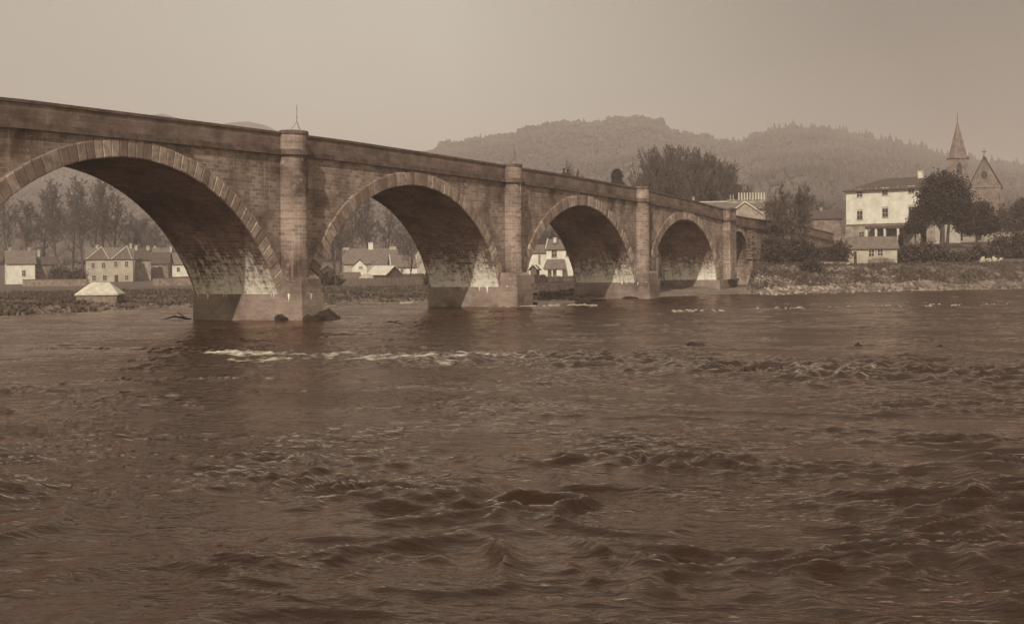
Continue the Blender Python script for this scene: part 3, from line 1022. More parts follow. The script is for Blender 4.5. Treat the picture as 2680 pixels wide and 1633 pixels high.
# ------------------------------------------------------------------ plants
def leaf_cloud(lumps, n, size, seed, fill=.55):
    """lumps: list of (cx,cy,cz,rx,ry,rz); n leaf quads gathered in sprays"""
    g_ = np.random.default_rng(seed)
    lumps = np.array(lumps, float)
    vol = np.prod(lumps[:, 3:], axis=1) ** (2 / 3)
    per = 9
    ns = n // per
    li = g_.choice(len(lumps), ns, p=vol / vol.sum())
    d = g_.normal(size=(ns, 3)); d /= np.linalg.norm(d, axis=1)[:, None]
    rr = (fill + (1 - fill) * g_.random(ns)) ** 1
    c = lumps[li, :3] + d * lumps[li, 3:] * rr[:, None] * (1 + .2 * g_.normal(size=ns))[:, None]
    cc = np.repeat(c, per, 0) + g_.normal(size=(ns * per, 3)) * size * 1.3
    k = len(cc)
    a = g_.normal(size=(k, 3)); a /= np.linalg.norm(a, axis=1)[:, None]
    b_ = g_.normal(size=(k, 3)); b_ -= a * (a * b_).sum(1)[:, None]; b_ /= np.linalg.norm(b_, axis=1)[:, None]
    s = size * g_.uniform(.6, 1.3, k)[:, None]
    v = np.stack([cc - a * s * .5 - b_ * s * .3, cc + a * s * .5 - b_ * s * .3, cc + a * s * .6 + b_ * s * .4, cc - a * s * .4 + b_ * s * .4], 1).reshape(-1, 3)
    f = np.arange(k * 4).reshape(-1, 4)
    return v, f


def bare_tree(seed, h, spread, lead=.86, up=.6, n1=13, n2=8, n3=7, n4=4, fork=.25, tw=.03, trunkr=.35):
    """returns (trunk MB, crown MB) of a leafless tree, base at origin"""
    g_ = random.Random(seed)
    tr, crn = MB(), MB()

    def unit(v):
        l = math.sqrt(sum(q * q for q in v)) or 1
        return [q / l for q in v]

    def grow(p, d, L, r, lvl, mb, nseg, wob):
        pts = [list(p)]
        dd = list(d)
        for k in range(nseg):
            dd = unit([dd[0] + g_.uniform(-wob, wob), dd[1] + g_.uniform(-wob, wob), dd[2] + g_.uniform(-wob, wob) + .06])
            q = [pts[-1][i_] + dd[i_] * L / nseg for i_ in range(3)]
            ra, rb = r * (1 - .75 * k / nseg), r * (1 - .75 * (k + 1) / nseg)
            mb.tube(pts[-1], q, ra, rb, 7 if lvl == 0 else (5 if lvl == 1 else 3))
            pts.append(q)
        return pts

    def along(pts, f):
        x = f * (len(pts) - 1)
        i_ = min(int(x), len(pts) - 2)
        k = x - i_
        return [pts[i_][j] + (pts[i_ + 1][j] - pts[i_][j]) * k for j in range(3)], unit([pts[i_ + 1][j] - pts[i_][j] for j in range(3)])

    def side(d, ang, az):
        a = [0, 0, 1] if abs(d[2]) < .9 else [1, 0, 0]
        e1 = unit([d[1] * a[2] - d[2] * a[1], d[2] * a[0] - d[0] * a[2], d[0] * a[1] - d[1] * a[0]])
        e2 = [d[1] * e1[2] - d[2] * e1[1], d[2] * e1[0] - d[0] * e1[2], d[0] * e1[1] - d[1] * e1[0]]
        return unit([d[i_] * math.cos(ang) + (e1[i_] * math.cos(az) + e2[i_] * math.sin(az)) * math.sin(ang) for i_ in range(3)])

    trunk = grow((0, 0, 0), (g_.uniform(-.05, .05), g_.uniform(-.05, .05), 1), h * lead, trunkr, 0, tr, 8, .07)
    for i_ in range(n1):
        f = fork + (1 - fork) * (i_ + .3) / n1
        p, d = along(trunk, f)
        az = i_ * 2.4 + g_.uniform(-.4, .4)
        L1 = spread * (1.15 - .65 * (f - fork) / (1 - fork)) * g_.uniform(.8, 1.15)
        d1 = side(d, R(70 - 45 * up) * g_.uniform(.75, 1.1), az)
        b1 = grow(p, d1, L1, trunkr * .42 * (1.1 - .6 * f), 1, tr, 5, .16)
        for j in range(n2):
            f2 = .25 + .75 * (j + .5) / n2
            p2, dd2 = along(b1, f2)
            L2 = L1 * .48 * g_.uniform(.6, 1.1) * (1.2 - .5 * f2)
            b2 = grow(p2, side(dd2, R(g_.uniform(25, 60)), g_.uniform(0, 6.3)), L2, trunkr * .13, 2, crn, 3, .2)
            for k in range(n3):
                p3, dd3 = along(b2, .2 + .8 * (k + .5) / n3)
                L3 = L2 * .5 * g_.uniform(.6, 1.1)
                b3 = grow(p3, side(dd3, R(g_.uniform(20, 60)), g_.uniform(0, 6.3)), L3, tw * 1.25, 3, crn, 2, .2)
                for q in range(n4):
                    p4, dd4 = along(b3, g_.uniform(.2, 1))
                    e4 = side(dd4, R(g_.uniform(15, 55)), g_.uniform(0, 6.3))
                    L4 = L3 * .7 * g_.uniform(.5, 1.1)
                    crn.tube(p4, [p4[z_] + e4[z_] * L4 for z_ in range(3)], tw, tw * .4, 3)
    return tr, crn


print('trees...')
PROTO = {}
for key, args in {'round': dict(seed=1, h=15, spread=8.0, up=.45, fork=.22, n3=8, tw=.05), 'dome': dict(seed=8, h=22, spread=8.5, lead=.60, up=.50, fork=.24, n1=24, n2=8, n3=7, n4=5, tw=.055, trunkr=.5), 'wide': dict(seed=2, h=14, spread=9.5, up=.2, fork=.2, n1=15, n3=8, tw=.055),
                  'tall': dict(seed=3, h=24, spread=6.0, up=.85, fork=.25, n1=18, n2=7, n3=6, n4=4, tw=.05), 'tall2': dict(seed=4, h=22, spread=7.0, up=.75, fork=.3, n1=16, n2=7, n3=6, n4=4, tw=.05),
                  'small': dict(seed=5, h=8, spread=4.2, up=.5, fork=.25, n1=10, n2=7, n3=5, n4=3, tw=.025, trunkr=.22)}.items():
    tr, crn = bare_tree(**args)
    av = np.array(crn.v)
    top_, rad_ = np.percentile(av[:, 2], 99.7), np.percentile(np.hypot(av[:, 0], av[:, 1]), 96)
    PROTO[key] = (tr.mesh(key + '_trunk', M['bark']), crn.mesh(key + '_crown', M['twig']), float(top_), float(rad_))


def bare(key, u, t, top_v, label, group=None, rz=None, width=1.0, base=None, name='bare_tree', wpx=None):
    p = gp(u, t) if base is None else Vector(base)
    zt = CZ + (yh(u) - top_v) * t / F
    s = (zt - p.z) / PROTO[key][2]
    if wpx: width = wpx * t / F / (2 * PROTO[key][3] * s)
    e = empty(name, (p.x, p.y, p.z - .15), rz if rz is not None else random.uniform(0, 6.28), label, 'tree', group)
    e.scale = (s * width, s * width, s)
    link('trunk', PROTO[key][0], e); link('crown', PROTO[key][1], e)
    return e


def conifer_mesh(seed, h, r, n=2600, size=.5, ex=.85):
    g_ = np.random.default_rng(seed)
    f = g_.random(n) ** .8
    z_ = h * (.08 + .92 * f)
    layer = .75 + .25 * np.sin(z_ / h * 60)
    rad = r * (1 - f) ** ex * layer * np.sqrt(g_.random(n)) * 1.1 + .05
    a = g_.random(n) * 6.283
    c = np.stack([rad * np.cos(a), rad * np.sin(a), z_ - rad * .25], 1)
    out_ = np.stack([np.cos(a), np.sin(a), -.35 + 0 * a], 1)
    sd_ = np.stack([-np.sin(a), np.cos(a), 0 * a], 1)
    s = size * g_.uniform(.6, 1.3, n)[:, None]
    tl = g_.normal(size=(n, 3)) * .25
    v = np.stack([c - sd_ * s * .5, c + out_ * s * .9 - sd_ * s * .15 + tl * s, c + out_ * s * .9 + sd_ * s * .15 + tl * s, c + sd_ * s * .5], 1).reshape(-1, 3)
    return v, np.arange(n * 4).reshape(-1, 4)


def conifer(u, t, top_v, r, label, group=None, n=2600, name='conifer_tree', mat='evergreen', size=None, base=None, ex=.85):
    p = gp(u, t) if base is None else Vector(base)
    h = CZ + (yh(u) - top_v) * t / F - p.z
    e = empty(name, (p.x, p.y, p.z - .1), 0, label, 'tree', group)
    mb = MB(); mb.tube((0, 0, 0), (0, 0, h * .9), max(.12, h * .02), .03, 7); mb.build('trunk', M['bark'], e)
    v, f = conifer_mesh(int(u * 7 + t), h, r, n, size or max(.35, h * .045), ex)
    link('crown', np_mesh('crown', v, f, M[mat]), e)
    return e


def leafy(u, t, lumps, label, cat='bush', name='bush', mat='bush', n=6000, size=.28, trunk=None, group=None, base=None, stems=3, fill=.55):
    """lumps in metres local: x image-right, y away, z up"""
    p = gp(u, t) if base is None else Vector(base)
    if cat == 'bush' and u > 2350:
        g2 = random.Random(int(u))
        lumps = lumps + [(l_[0] + g2.uniform(-1, 1) * l_[3], l_[1], l_[2] + g2.uniform(.1, .9) * l_[5], l_[3] * g2.uniform(.25, .45), l_[4] * .4, l_[5] * g2.uniform(.35, .7)) for l_ in lumps for _ in range(3)]
    e = empty(name, p, -YAW, label, cat, group)
    # local x = image right, local y = away
    v, f = leaf_cloud(lumps, n, size, int(u * 3 + t), fill)
    v[:, 2] = np.maximum(v[:, 2], -.3)
    link('crown' if cat == 'tree' else 'foliage', np_mesh('foliage', v, f, M[mat]), e)
    mb = MB()
    if trunk:
        for (x0, y0, z0, x1, y1, z1, r0, r1) in trunk: mb.tube((x0, y0, z0), (x1, y1, z1), r0, r1, 8)
        mb.build('trunk', M['bark'], e)
    else:
        for k in range(stems):
            lp = lumps[k % len(lumps)]
            mb.tube((lp[0] * .5 + (k - 1) * .15, 0, -.2), (lp[0], lp[1], lp[2]), .06, .03, 5)
        mb.build('stem', M['bark'], e)
    return e


# ------------------------------------------------------------------ houses
def quad_window(e, x, z, w_, h_, y=-.0, frame=True, mat='frame', bars=True):
    """window in a wall facing local -y at plane y"""
    mb = MB()
    f_ = .09
    mb.box(x - w_ / 2 - f_, x - w_ / 2, y - .06, y + .02, z, z + h_)
    mb.box(x + w_ / 2, x + w_ / 2 + f_, y - .06, y + .02, z, z + h_)
    mb.box(x - w_ / 2 - f_, x + w_ / 2 + f_, y - .07, y + .02, z + h_, z + h_ + f_)
    mb.box(x - w_ / 2 - f_ * 1.5, x + w_ / 2 + f_ * 1.5, y - .12, y + .02, z - .1, z)
    if bars:
        mb.box(x - .03, x + .03, y - .045, y - .01, z, z + h_)
        mb.box(x - w_ / 2, x + w_ / 2, y - .048, y - .01, z + h_ / 2 - .03, z + h_ / 2 + .03)
    wobj = mb.build('window', M[mat], e)
    mb = MB(); mb.box(x - w_ / 2, x + w_ / 2, y - .012, y + .015, z, z + h_)
    mb.build('pane', M['glass'], wobj)


def roof_mb(kind, w_, d_, ze, zr, oh=.3, th=.14, inset=None):
    mb = MB()
    x0, x1, y0, y1 = -w_ / 2 - oh, w_ / 2 + oh, -oh, d_ + oh
    def slab(a, b_, c_, d2):
        # thick slab from 4 (or 3) top points
        pts = [p for p in (a, b_, c_, d2) if p is not None]
        lo = [(p[0], p[1], p[2] - th) for p in pts]
        mb.face(pts)
        mb.face(lo[::-1])
        for i_ in range(len(pts)):
            j = (i_ + 1) % len(pts)
            mb.face([lo[i_], lo[j], pts[j], pts[i_]])
    ym = d_ / 2
    if kind == 'gable':
        slab((x0, y0, ze), (x1, y0, ze), (x1, ym, zr), (x0, ym, zr))
        slab((x1, y1, ze), (x0, y1, ze), (x0, ym, zr), (x1, ym, zr))
    elif kind == 'front':
        slab((x0, y1, ze), (x0, y0, ze), (0, y0, zr), (0, y1, zr))
        slab((x1, y0, ze), (x1, y1, ze), (0, y1, zr), (0, y0, zr))
    elif kind == 'hip':
        k = inset if inset is not None else d_ / 2
        slab((x0, y0, ze), (x1, y0, ze), (x1 - k, ym, zr), (x0 + k, ym, zr))
        slab((x1, y1, ze), (x0, y1, ze), (x0 + k, ym, zr), (x1 - k, ym, zr))
        slab((x0, y1, ze), (x0, y0, ze), (x0 + k, ym, zr), None)
        slab((x1, y0, ze), (x1, y1, ze), (x1 - k, ym, zr), None)
    elif kind == 'lean':
        slab((x0, y0, ze), (x1, y0, ze), (x1, y1, zr), (x0, y1, zr))
    return mb


def house(name, u0, u1, t, v_base, v_eave, v_ridge, label, cat='house', kind='gable', depth=6.0, rot=0.0, wall='white', roof='slate',
          chim=(), wins=(), doors=(), pots=2, sink=1.2, group=None, oh=.3, inset=None, skews=False):
    """front wall spans pixel columns u0..u1 at depth t; wins/doors given as (u, v_bottom, width_px, height_px)"""
    um = (u0 + u1) / 2
    p = at(um, v_base, t)
    s = t / F
    w_ = (u1 - u0) * s / math.cos(rot)
    zb = p.z
    H = lambda v: (v_base - v) * s
    e = empty(name, p, -YAW - math.atan((um - PU) / F) + rot, label, cat, group)
    ze, zr = H(v_eave), H(v_ridge)
    mb = MB()
    if kind == 'front':
        mb.extrude_y([(-w_ / 2, -sink), (w_ / 2, -sink), (w_ / 2, ze), (0, zr - .12), (-w_ / 2, ze)], 0, depth)
    elif kind == 'gable':
        mb.box(-w_ / 2, w_ / 2, 0, depth, -sink, ze)
        for x_, s_ in ((-w_ / 2, -1), (w_ / 2, 1)):
            q = [(x_, 0, ze), (x_, depth, ze), (x_, depth / 2, zr - .1)]
            mb.face(q if s_ > 0 else q[::-1])
    elif kind == 'lean':
        mb.box(-w_ / 2, w_ / 2, 0, depth, -sink, ze)
        for x_, s_ in ((-w_ / 2, -1), (w_ / 2, 1)):
            q = [(x_, 0, ze), (x_, depth, ze), (x_, depth, zr - .1)]
            mb.face(q if s_ > 0 else q[::-1])
    else:
        mb.box(-w_ / 2, w_ / 2, 0, depth, -sink, ze)
    mb.build('wall', M[wall], e)
    rf = roof_mb(kind, w_, depth, ze + .02, zr + .05, oh, inset=inset).build('roof', M[roof], e)
    if skews and kind in ('gable', 'front'):
        for s_ in (-1, 1):
            mb = MB()
            if kind == 'gable':
                x_ = s_ * (w_ / 2 + oh * .2)
                mb.tube((x_, -oh, ze + .1), (x_, depth / 2, zr + .15), .11, .11, 6, True); mb.tube((x_, depth + oh, ze + .1), (x_, depth / 2, zr + .15), .11, .11, 6, True)
            else:
                mb.tube((s_ * (w_ / 2 + oh), -oh, ze + .1), (0, -oh, zr + .15), .13, .13, 6, True)
            mb.build('skew', M['frame'], e)
    X_of = lambda u: (u - um) * s / math.cos(rot)
    for c_ in chim:
        uc, wpx, vt = c_[:3]
        yc = c_[3] if len(c_) > 3 else depth / 2
        cm = c_[4] if len(c_) > 4 else 'greystone'
        xw = wpx * s / 2
        mb = MB(); zc0 = min(zr - .6, H(vt) - .8)
        mb.box(X_of(uc) - xw, X_of(uc) + xw, yc - .35, yc + .35, zc0, H(vt) - .12)
        mb.box(X_of(uc) - xw - .07, X_of(uc) + xw + .07, yc - .42, yc + .42, H(vt) - .118, H(vt))
        ch = mb.build('chimney', M[cm], rf)
    for (uc, vb, ww, hh) in wins:
        quad_window(e, X_of(uc), H(vb), ww * s, hh * s, 0)
    for (uc, vb, ww, hh) in doors:
        mb = MB(); mb.box(X_of(uc) - ww * s / 2, X_of(uc) + ww * s / 2, -.06, .03, H(vb), H(vb) + hh * s)
        mb.build('door', M['darkwood'], e)
    return e, X_of, H, s


# --- through the largest arch (left)
house('cottage', 20, 90, 285, 739, 690, 655, 'white walled cottage with one dark window at the left frame edge under the arch', 'cottage', 'gable', 6, R(4), 'white', 'slate',
      chim=[(78, 9, 647), (30, 9, 647)], wins=[(62, 722, 8, 14)])
house('barn', 92, 146, 290, 745, 692, 672, 'plain brown stone outbuilding joined to the white cottage at the left edge', 'barn', 'gable', 6, R(4), 'stonewall', 'darkslate', chim=[(106, 6, 652, 4.0, 'cream')])
e, Xo, H, s = house('villa', 228, 346, 305, 739, 678, 648, 'pale two storey house with two front gables behind the white roofed shed', 'house', 'gable', 8, R(-2), 'cream', 'slate',
                    chim=[(254, 7, 640, 4, 'cream'), (340, 6, 636, 4, 'cream')],
                    wins=[(246, 701, 8, 13), (272, 701, 8, 13), (303, 698, 8, 13), (330, 698, 8, 13), (248, 733, 9, 12), (275, 733, 9, 12), (330, 733, 8, 12)], doors=[(304, 738, 9, 18)])
for (ua, ub, ux, vt) in ((230, 286, 268, 647), (292, 344, 332, 645)):
    mb = MB()
    mb.extrude_y([(Xo(ua), H(679)), (Xo(ub), H(679)), (Xo(ux), H(vt))], -.35, 4.0)
    mb.build('gable', M['slate'], e)
    mb = MB()
    for a_, b_ in (((Xo(ua), H(679)), (Xo(ux), H(vt))), ((Xo(ub), H(679)), (Xo(ux), H(vt)))):
        mb.tube((a_[0], -.38, a_[1] + .08), (b_[0], -.38, b_[1] + .08), .13, .13, 6, True)
    mb.build('skew', M['frame'], e)
house('stone_house', 356, 394, 315, 736, 680, 648, 'narrow dark roofed stone house with a pale corner strip beside the twin gabled house', 'house', 'gable', 7, R(6), 'greystone', 'darkslate',
      chim=[(361, 7, 641, 3, 'cream'), (391, 8, 643, 3, 'cream')], wins=[(368, 705, 7, 12)])
house('stone_barn', 396, 440, 325, 736, 690, 660, 'low dark stone barn with a sloping roof under the arch curve', 'barn', 'gable', 7, R(-8), 'stonewall', 'darkslate')
house('cottage', 440, 500, 340, 718, 692, 662, 'white low cottage against the dark arch edge', 'cottage', 'gable', 6, R(-4), 'white', 'slate', chim=[(446, 5, 645, 3, 'cream'), (492, 5, 648, 3, 'cream')],
      wins=[(467, 710, 7, 10)])
house('cottage', 405, 445, 352, 700, 672, 648, 'small cottage with a pale roof edge behind the dark stone barn', 'cottage', 'gable', 6, R(10), 'cream', 'slate', chim=[(411, 5, 643, 3, 'cream')])
# white-roofed shed
e, Xo, H, s = house('shed', 202, 304, 124.5, 794, 770, 741, 'low shed with a bright pale hipped roof on the grassy bank', 'shed', 'hip', 3.2, R(-12), 'stonewall', 'paleroof', inset=1.1, oh=.12)

# --- through the second arch
house('long_house', 900, 1040, 285, 712, 690, 650, 'long slate roofed house with three chimneys seen through the second arch', 'house', 'gable', 7, R(3), 'cream', 'slate',
      chim=[(908, 15, 647, 3.5, 'cream'), (973, 12, 634, 3.5, 'white'), (958, 7, 640, 4.2, 'slate'), (1031, 18, 645, 3.5, 'cream')], wins=[(935, 708, 6, 8), (1000, 706, 6, 8)])
house('white_cottage', 922, 960, 272, 722, 699, 678, 'small white gabled cottage front before the long slate roofed house', 'cottage', 'front', 5, R(0), 'white', 'slate', wins=[(944, 702, 8, 4)])
house('lean_to', 984, 1012, 268, 724, 697, 678, 'small outhouse with one bright white wall and lean-to roof', 'outhouse', 'lean', 3, R(12), 'white', 'slate')
house('white_cottage', 1024, 1092, 270, 728, 699, 668, 'low white walled cottage with a slate roof behind the forked tree', 'cottage', 'gable', 6, R(5), 'white', 'slate', wins=[(1052, 712, 6, 8)], skews=True)
house('cottage', 1068, 1125, 280, 724, 698, 650, 'steep roofed cottage with pale skews half hidden by the second arch', 'cottage', 'front', 7, R(-8), 'cream', 'slate', skews=True)
# open shed with bright roof: gable end turned to the left, roof slope to the camera
e, Xo, H, s = house('open_shed', 962, 1010, 232, 745, 719, 696, 'open fronted timber shed with a bright pale sloping roof', 'shed', 'gable', 4.4, R(-38), 'wood', 'paleroof', oh=.25)
mb = MB(); mb.box(Xo(975), Xo(1004), -.05, .02, H(742), H(722)); mb.build('shaded_front_panel', M['darkwood'], e)  # dark panel on the wall stands in for shade inside the open front
house('hut', 838, 876, 262, 722, 709, 694, 'tiny dark gabled hut beside the left foot of the second arch', 'hut', 'front', 3.5, R(0), 'darkwood', 'slate')
house('lean_to', 886, 944, 238, 745, 730, 713, 'low brown lean-to shed with a white post at its corner', 'shed', 'lean', 3.2, R(6), 'wood', 'wood')
p = at(948, 746, 236)
mb = MB(); mb.box(-.25, -.12, -.06, .06, -.5, 1.0); mb.box(.12, .25, -.06, .06, -.5, 1.0); mb.box(-.25, .25, -.05, .05, .95, 1.06)
o = mb.build('gate_frame', M['white']); o.location = p; o.rotation_euler[2] = -YAW
tag(o, 'small white painted gate frame beside the low brown lean-to shed', 'gate')
# canvas-covered heap
v, f = [], []
e = empty('covered_heap', at(958, 740, 228), -YAW, 'rounded heap under pale striped canvas beside the open shed', 'heap')
mb = MB()
nx, ny = 18, 10
gr = {}
for i_ in range(nx + 1):
    for j in range(ny + 1):
        x_ = (i_ / nx - .5) * 3.2; y_ = j / ny * 2.6
        zz = 1.75 * max(0, 1 - (abs(x_) / 1.65) ** 2.2) ** .6 * max(.0, math.sin(math.pi * min(1, .12 + j / ny * .9))) ** .6 + .05 * math.sin(x_ * 14)
        gr[i_, j] = (x_, y_, zz - .25)
for i_ in range(nx):
    for j in range(ny):
        mb.face([gr[i_, j], gr[i_ + 1, j], gr[i_ + 1, j + 1], gr[i_, j + 1]])
mb.build('canvas', plain('striped canvas', (.42, .36, .28), .5, 1.5, stretch=(5, 5, .3)), e)

# --- through the third arch
house('white_cottage', 1385, 1430, 236, 716, 661, 640, 'white cottage wing with a low slate roof at the left side of the third arch', 'cottage', 'gable', 6, R(8), 'white', 'slate',
      wins=[(1412, 690, 4, 22)])
e, Xo, H, s = house('white_house', 1430, 1500, 232, 720, 652, 626, 'white gabled house with a dark upstairs window and porch roof seen through the third arch', 'house', 'gable', 6.5, R(-6), 'white', 'slate',
                    chim=[(1451, 7, 622, 1.6, 'white')], wins=[(1451, 673, 13, 20), (1487, 671, 10, 17)], skews=True)
mb = MB()
x0, x1 = Xo(1424), Xo(1486)
mb.face([(x0, -1.6, H(703)), (x1, -1.6, H(703)), (x1 - .5, -.02, H(678)), (x0 + .5, -.02, H(678))])
mb.face([(x0, -1.6, H(703) - .1), (x1, -1.6, H(703) - .1), (x1, -1.6, H(703)), (x0, -1.6, H(703))])
mb.face([(x0, -1.6, H(703) - .1), (x0 + .5, -.02, H(678) - .1), (x1 - .5, -.02, H(678) - .1), (x1, -1.6, H(703) - .1)])
mb.build('porch_roof', M['slate'], e)
for ua, ub, mt_ in ((1427, 1436, 'white'), (1446, 1449, 'white'), (1459, 1474, 'white')):
    mb = MB(); mb.box(Xo(ua), Xo(ub), -1.4, -1.2, -.5, H(704)); mb.build('porch_wall', M[mt_], e)
house('hut', 1388, 1404, 222, 722, 706, 694, 'small gabled hut with a white bargeboard at the left foot of the third arch', 'hut', 'front', 3, R(-10), 'wood', 'slate', skews=True)


# --- fences and walls on the far bank
def palisade(pts, h, label, t_name='fence', pitch=.14, mat='wood', gap=.02):
    """pts: list of (u,t); board fence following the ground"""
    e = empty(t_name, gp(*pts[0]), 0, label, 'fence')
    o0 = e.location
    mb, ml = MB(), MB()
    for (ua, ta), (ub, tb_) in zip(pts[:-1], pts[1:]):
        A_, B_ = gp(ua, ta), gp(ub, tb_)
        L_ = (B_ - A_).length
        n = max(1, int(L_ / pitch))
        ang = math.atan2(B_.y - A_.y, B_.x - A_.x)
        ca, sa = math.cos(ang), math.sin(ang)
        for k in range(n):
            q = A_.lerp(B_, (k + .5) / n) - o0
            hh = h * (1 + random.uniform(-.05, .05))
            w2 = (pitch - gap) / 2
            pl = [(q.x - ca * w2 + sa * .015, q.y - sa * w2 - ca * .015), (q.x + ca * w2 + sa * .015, q.y + sa * w2 - ca * .015),
                  (q.x + ca * w2 - sa * .015, q.y + sa * w2 + ca * .015), (q.x - ca * w2 - sa * .015, q.y - sa * w2 + ca * .015)]
            mb.prism(pl, q.z - .4, q.z + hh)
        a0, b0 = A_ - o0, B_ - o0
        for zz in (.3, .8):
            ml.tube((a0.x, a0.y + .06, a0.z + h * zz), (b0.x, b0.y + .06, b0.z + h * zz), .04, .04, 4, True)
    mb.build('boards', M[mat], e); ml.build('rail', M[mat], e)


def dwarf_wall(pts, h, label, name='garden_wall', mat='stonewall', th=.35, z0=.6):
    e = empty(name, gp(*pts[0]), 0, label, 'wall')
    o0 = e.location
    for (ua, ta), (ub, tb_) in zip(pts[:-1], pts[1:]):
        A_, B_ = gp(ua, ta) - o0, gp(ub, tb_) - o0
        d = (B_ - A_); d.z = 0; d.normalize()
        nx_, ny_ = -d.y * th / 2, d.x * th / 2
        mb = MB()
        for zlo, zhi, ex, nm in ((-z0, h, 1, 'wall'), (h + .002, h + .12, 1.25, 'coping')):
            q = [(A_.x - nx_ * ex, A_.y - ny_ * ex), (B_.x - nx_ * ex, B_.y - ny_ * ex), (B_.x + nx_ * ex, B_.y + ny_ * ex), (A_.x + nx_ * ex, A_.y + ny_ * ex)]
            zs = [A_.z, B_.z, B_.z, A_.z]
            for i_ in range(4):
                j = (i_ + 1) % 4
                mb.face([(*q[i_], zs[i_] + zlo), (*q[j], zs[j] + zlo), (*q[j], zs[j] + zhi), (*q[i_], zs[i_] + zhi)])
            mb.face([(*q[i_], zs[i_] + zhi) for i_ in range(4)])
            if nm == 'wall': mb.build('wall_segment', M[mat], e); mb = MB()
            else: mb.build('coping', M['coping'], e)


palisade([(905, 222), (1000, 220), (1128, 212)], 1.15, 'long low board fence along the bank below the cottages under the second arch')
palisade([(1024, 246), (1112, 244)], 1.7, 'tall dark garden fence in front of the low white cottage', mat='darkwood')
palisade([(1398, 206), (1428, 204)], 1.5, 'short dark board fence left of the white house under the third arch', mat='darkwood')
palisade([(1428, 205), (1520, 203)], 1.2, 'dark board fence in front of the white house under the third arch', mat='darkwood')
dwarf_wall([(400, 250), (520, 252)], 1.3, 'low rubble wall under the right side of the largest arch')
dwarf_wall([(60, 262), (230, 260)], 1.2, 'low dark rubble wall in front of the brown outbuilding at the left')

# --- trees behind the village
T1 = [(70, 345, 520, 'tall'), (112, 352, 495, 'tall2'), (150, 348, 470, 'tall'), (190, 356, 505, 'tall2'), (218, 342, 462, 'tall'), (246, 350, 478, 'tall2'), (272, 345, 455, 'tall'),
      (296, 354, 505, 'tall2'), (20, 350, 500, 'tall2'), (372, 362, 560, 'round'), (405, 358, 600, 'small')]
pos_words = ['third from the left', 'fourth from the left', 'fifth from the left', 'sixth from the left', 'seventh from the left', 'eighth from the left', 'tallest, ninth from the left', 'last on the right', 'first from the left, beyond the cottage']
for k, (u, t, v, key) in enumerate(T1):
    if k < 9: lab = 'tall bare tree behind the largest arch, ' + ['second from the left', 'third from the left', 'fourth from the left', 'fifth from the left', 'sixth from the left', 'seventh from the left', 'eighth from the left, the tallest', 'ninth and last on the right', 'first at the left frame edge'][k]
    elif k == 9: lab = 'rounded bare tree rising behind the narrow dark roofed stone house'
    else: lab = 'small bare tree behind the low dark stone barn under the arch curve'
    bare(key, u, t, v, lab, 'tall bare trees behind the village' if k < 9 else None, wpx=95)
T2 = [(890, 300, 560, 'tall', 'tall bare tree rising over the left end of the long slate roofed house'), (925, 330, 520, 'tall2', 'tall bare tree behind the long house, directly above its left chimney'),
      (968, 335, 500, 'tall', 'tall thin bare tree behind the middle chimney of the long house'), (1012, 340, 545, 'tall2', 'bare tree behind the right half of the long slate roof'),
      (1060, 330, 590, 'tall2', 'bare tree at the right end behind the steep roofed cottage')]
for u, t, v, key, lab in T2: bare(key, u, t, v, lab, wpx=85)
bare('small', 878, 205, 590, 'dark straight trunked bare tree near the left foot of the second arch', wpx=75)
bare('small', 1073, 225, 622, 'forked dark bare tree in front of the low white walled cottage', wpx=70)
for k, (u, t, v) in enumerate(((1400, 300, 615), (1440, 310, 590), (1475, 305, 600))):
    bare('round', u, t, v, ['bare tree behind the white cottage wing under the third arch', 'bare tree above the chimney of the white house under the third arch', 'bare tree at the dark edge of the third arch behind the white house'][k], wpx=80)
leafy(855, 215, [(0, 0, .9, 1.7, 1.2, 1.1), (1.2, .3, .7, 1.2, 1, .8)], 'round grey bush below the tiny dark hut', n=3000, size=.22)
leafy(1130, 200, [(0, 0, .9, 1.0, 1.0, 1.2)], 'dark bush beside the far foot of the second arch', n=2500, size=.2, mat='ivy')
leafy(160, 275, [(0, 0, 1.5, 2.5, 2, 1.8), (3, .5, 1.2, 2.2, 1.5, 1.4)], 'dark hedge bush between the brown outbuilding and the twin gabled house', n=4000, size=.3, mat='ivy')

# --- above the bridge: big bare trees, conifer, small trees
for key, u, t, v, wp, lab in (
        ('dome', 1712, 262, 388, 155, 'large bare tree with spreading fan of limbs, leftmost of the clump above the bridge'),
        ('dome', 1752, 270, 380, 150, 'tallest bare tree of the clump above the bridge'),
        ('dome', 1800, 285, 388, 170, 'dense bare tree in the middle of the clump above the bridge'),
        ('dome', 1850, 290, 403, 175, 'dense bare tree fourth from the left in the clump above the bridge'),
        ('dome', 1885, 286, 428, 165, 'rounded bare tree behind the row of chimney pots'),
        ('round', 1926, 280, 480, 110, 'lower bare tree at the sloping right end of the clump'),
        ('round', 1968, 300, 505, 90, 'small bare tree just right of the chimney pots'),
        ('small', 1660, 280, 458, 75, 'small twiggy tree at the left foot of the big clump above the bridge'),
        ('round', 1510, 300, 424, 85, 'pale twiggy tree alone above the parapet between the two walkers and the conifer')):
    bare(key, u, t, v, lab, wpx=wp)
for k, (u, t, v) in enumerate(((1728, 300, 404), (1776, 305, 390), (1826, 308, 395), (1864, 306, 412), (1904, 300, 458))):
    bare('dome', u, t, v, ['bare tree in the back row behind the leftmost of the clump', 'bare tree in the back row behind the tallest tree of the clump', 'bare tree in the back row at the middle of the clump', 'bare tree in the back row fourth from the left', 'bare tree in the back row nearest the chimney pots'][k], wpx=160)
conifer(1617, 290, 441, 4.6, 'small dark conifer poking above the bridge parapet', n=11000, size=.5, ex=.52)

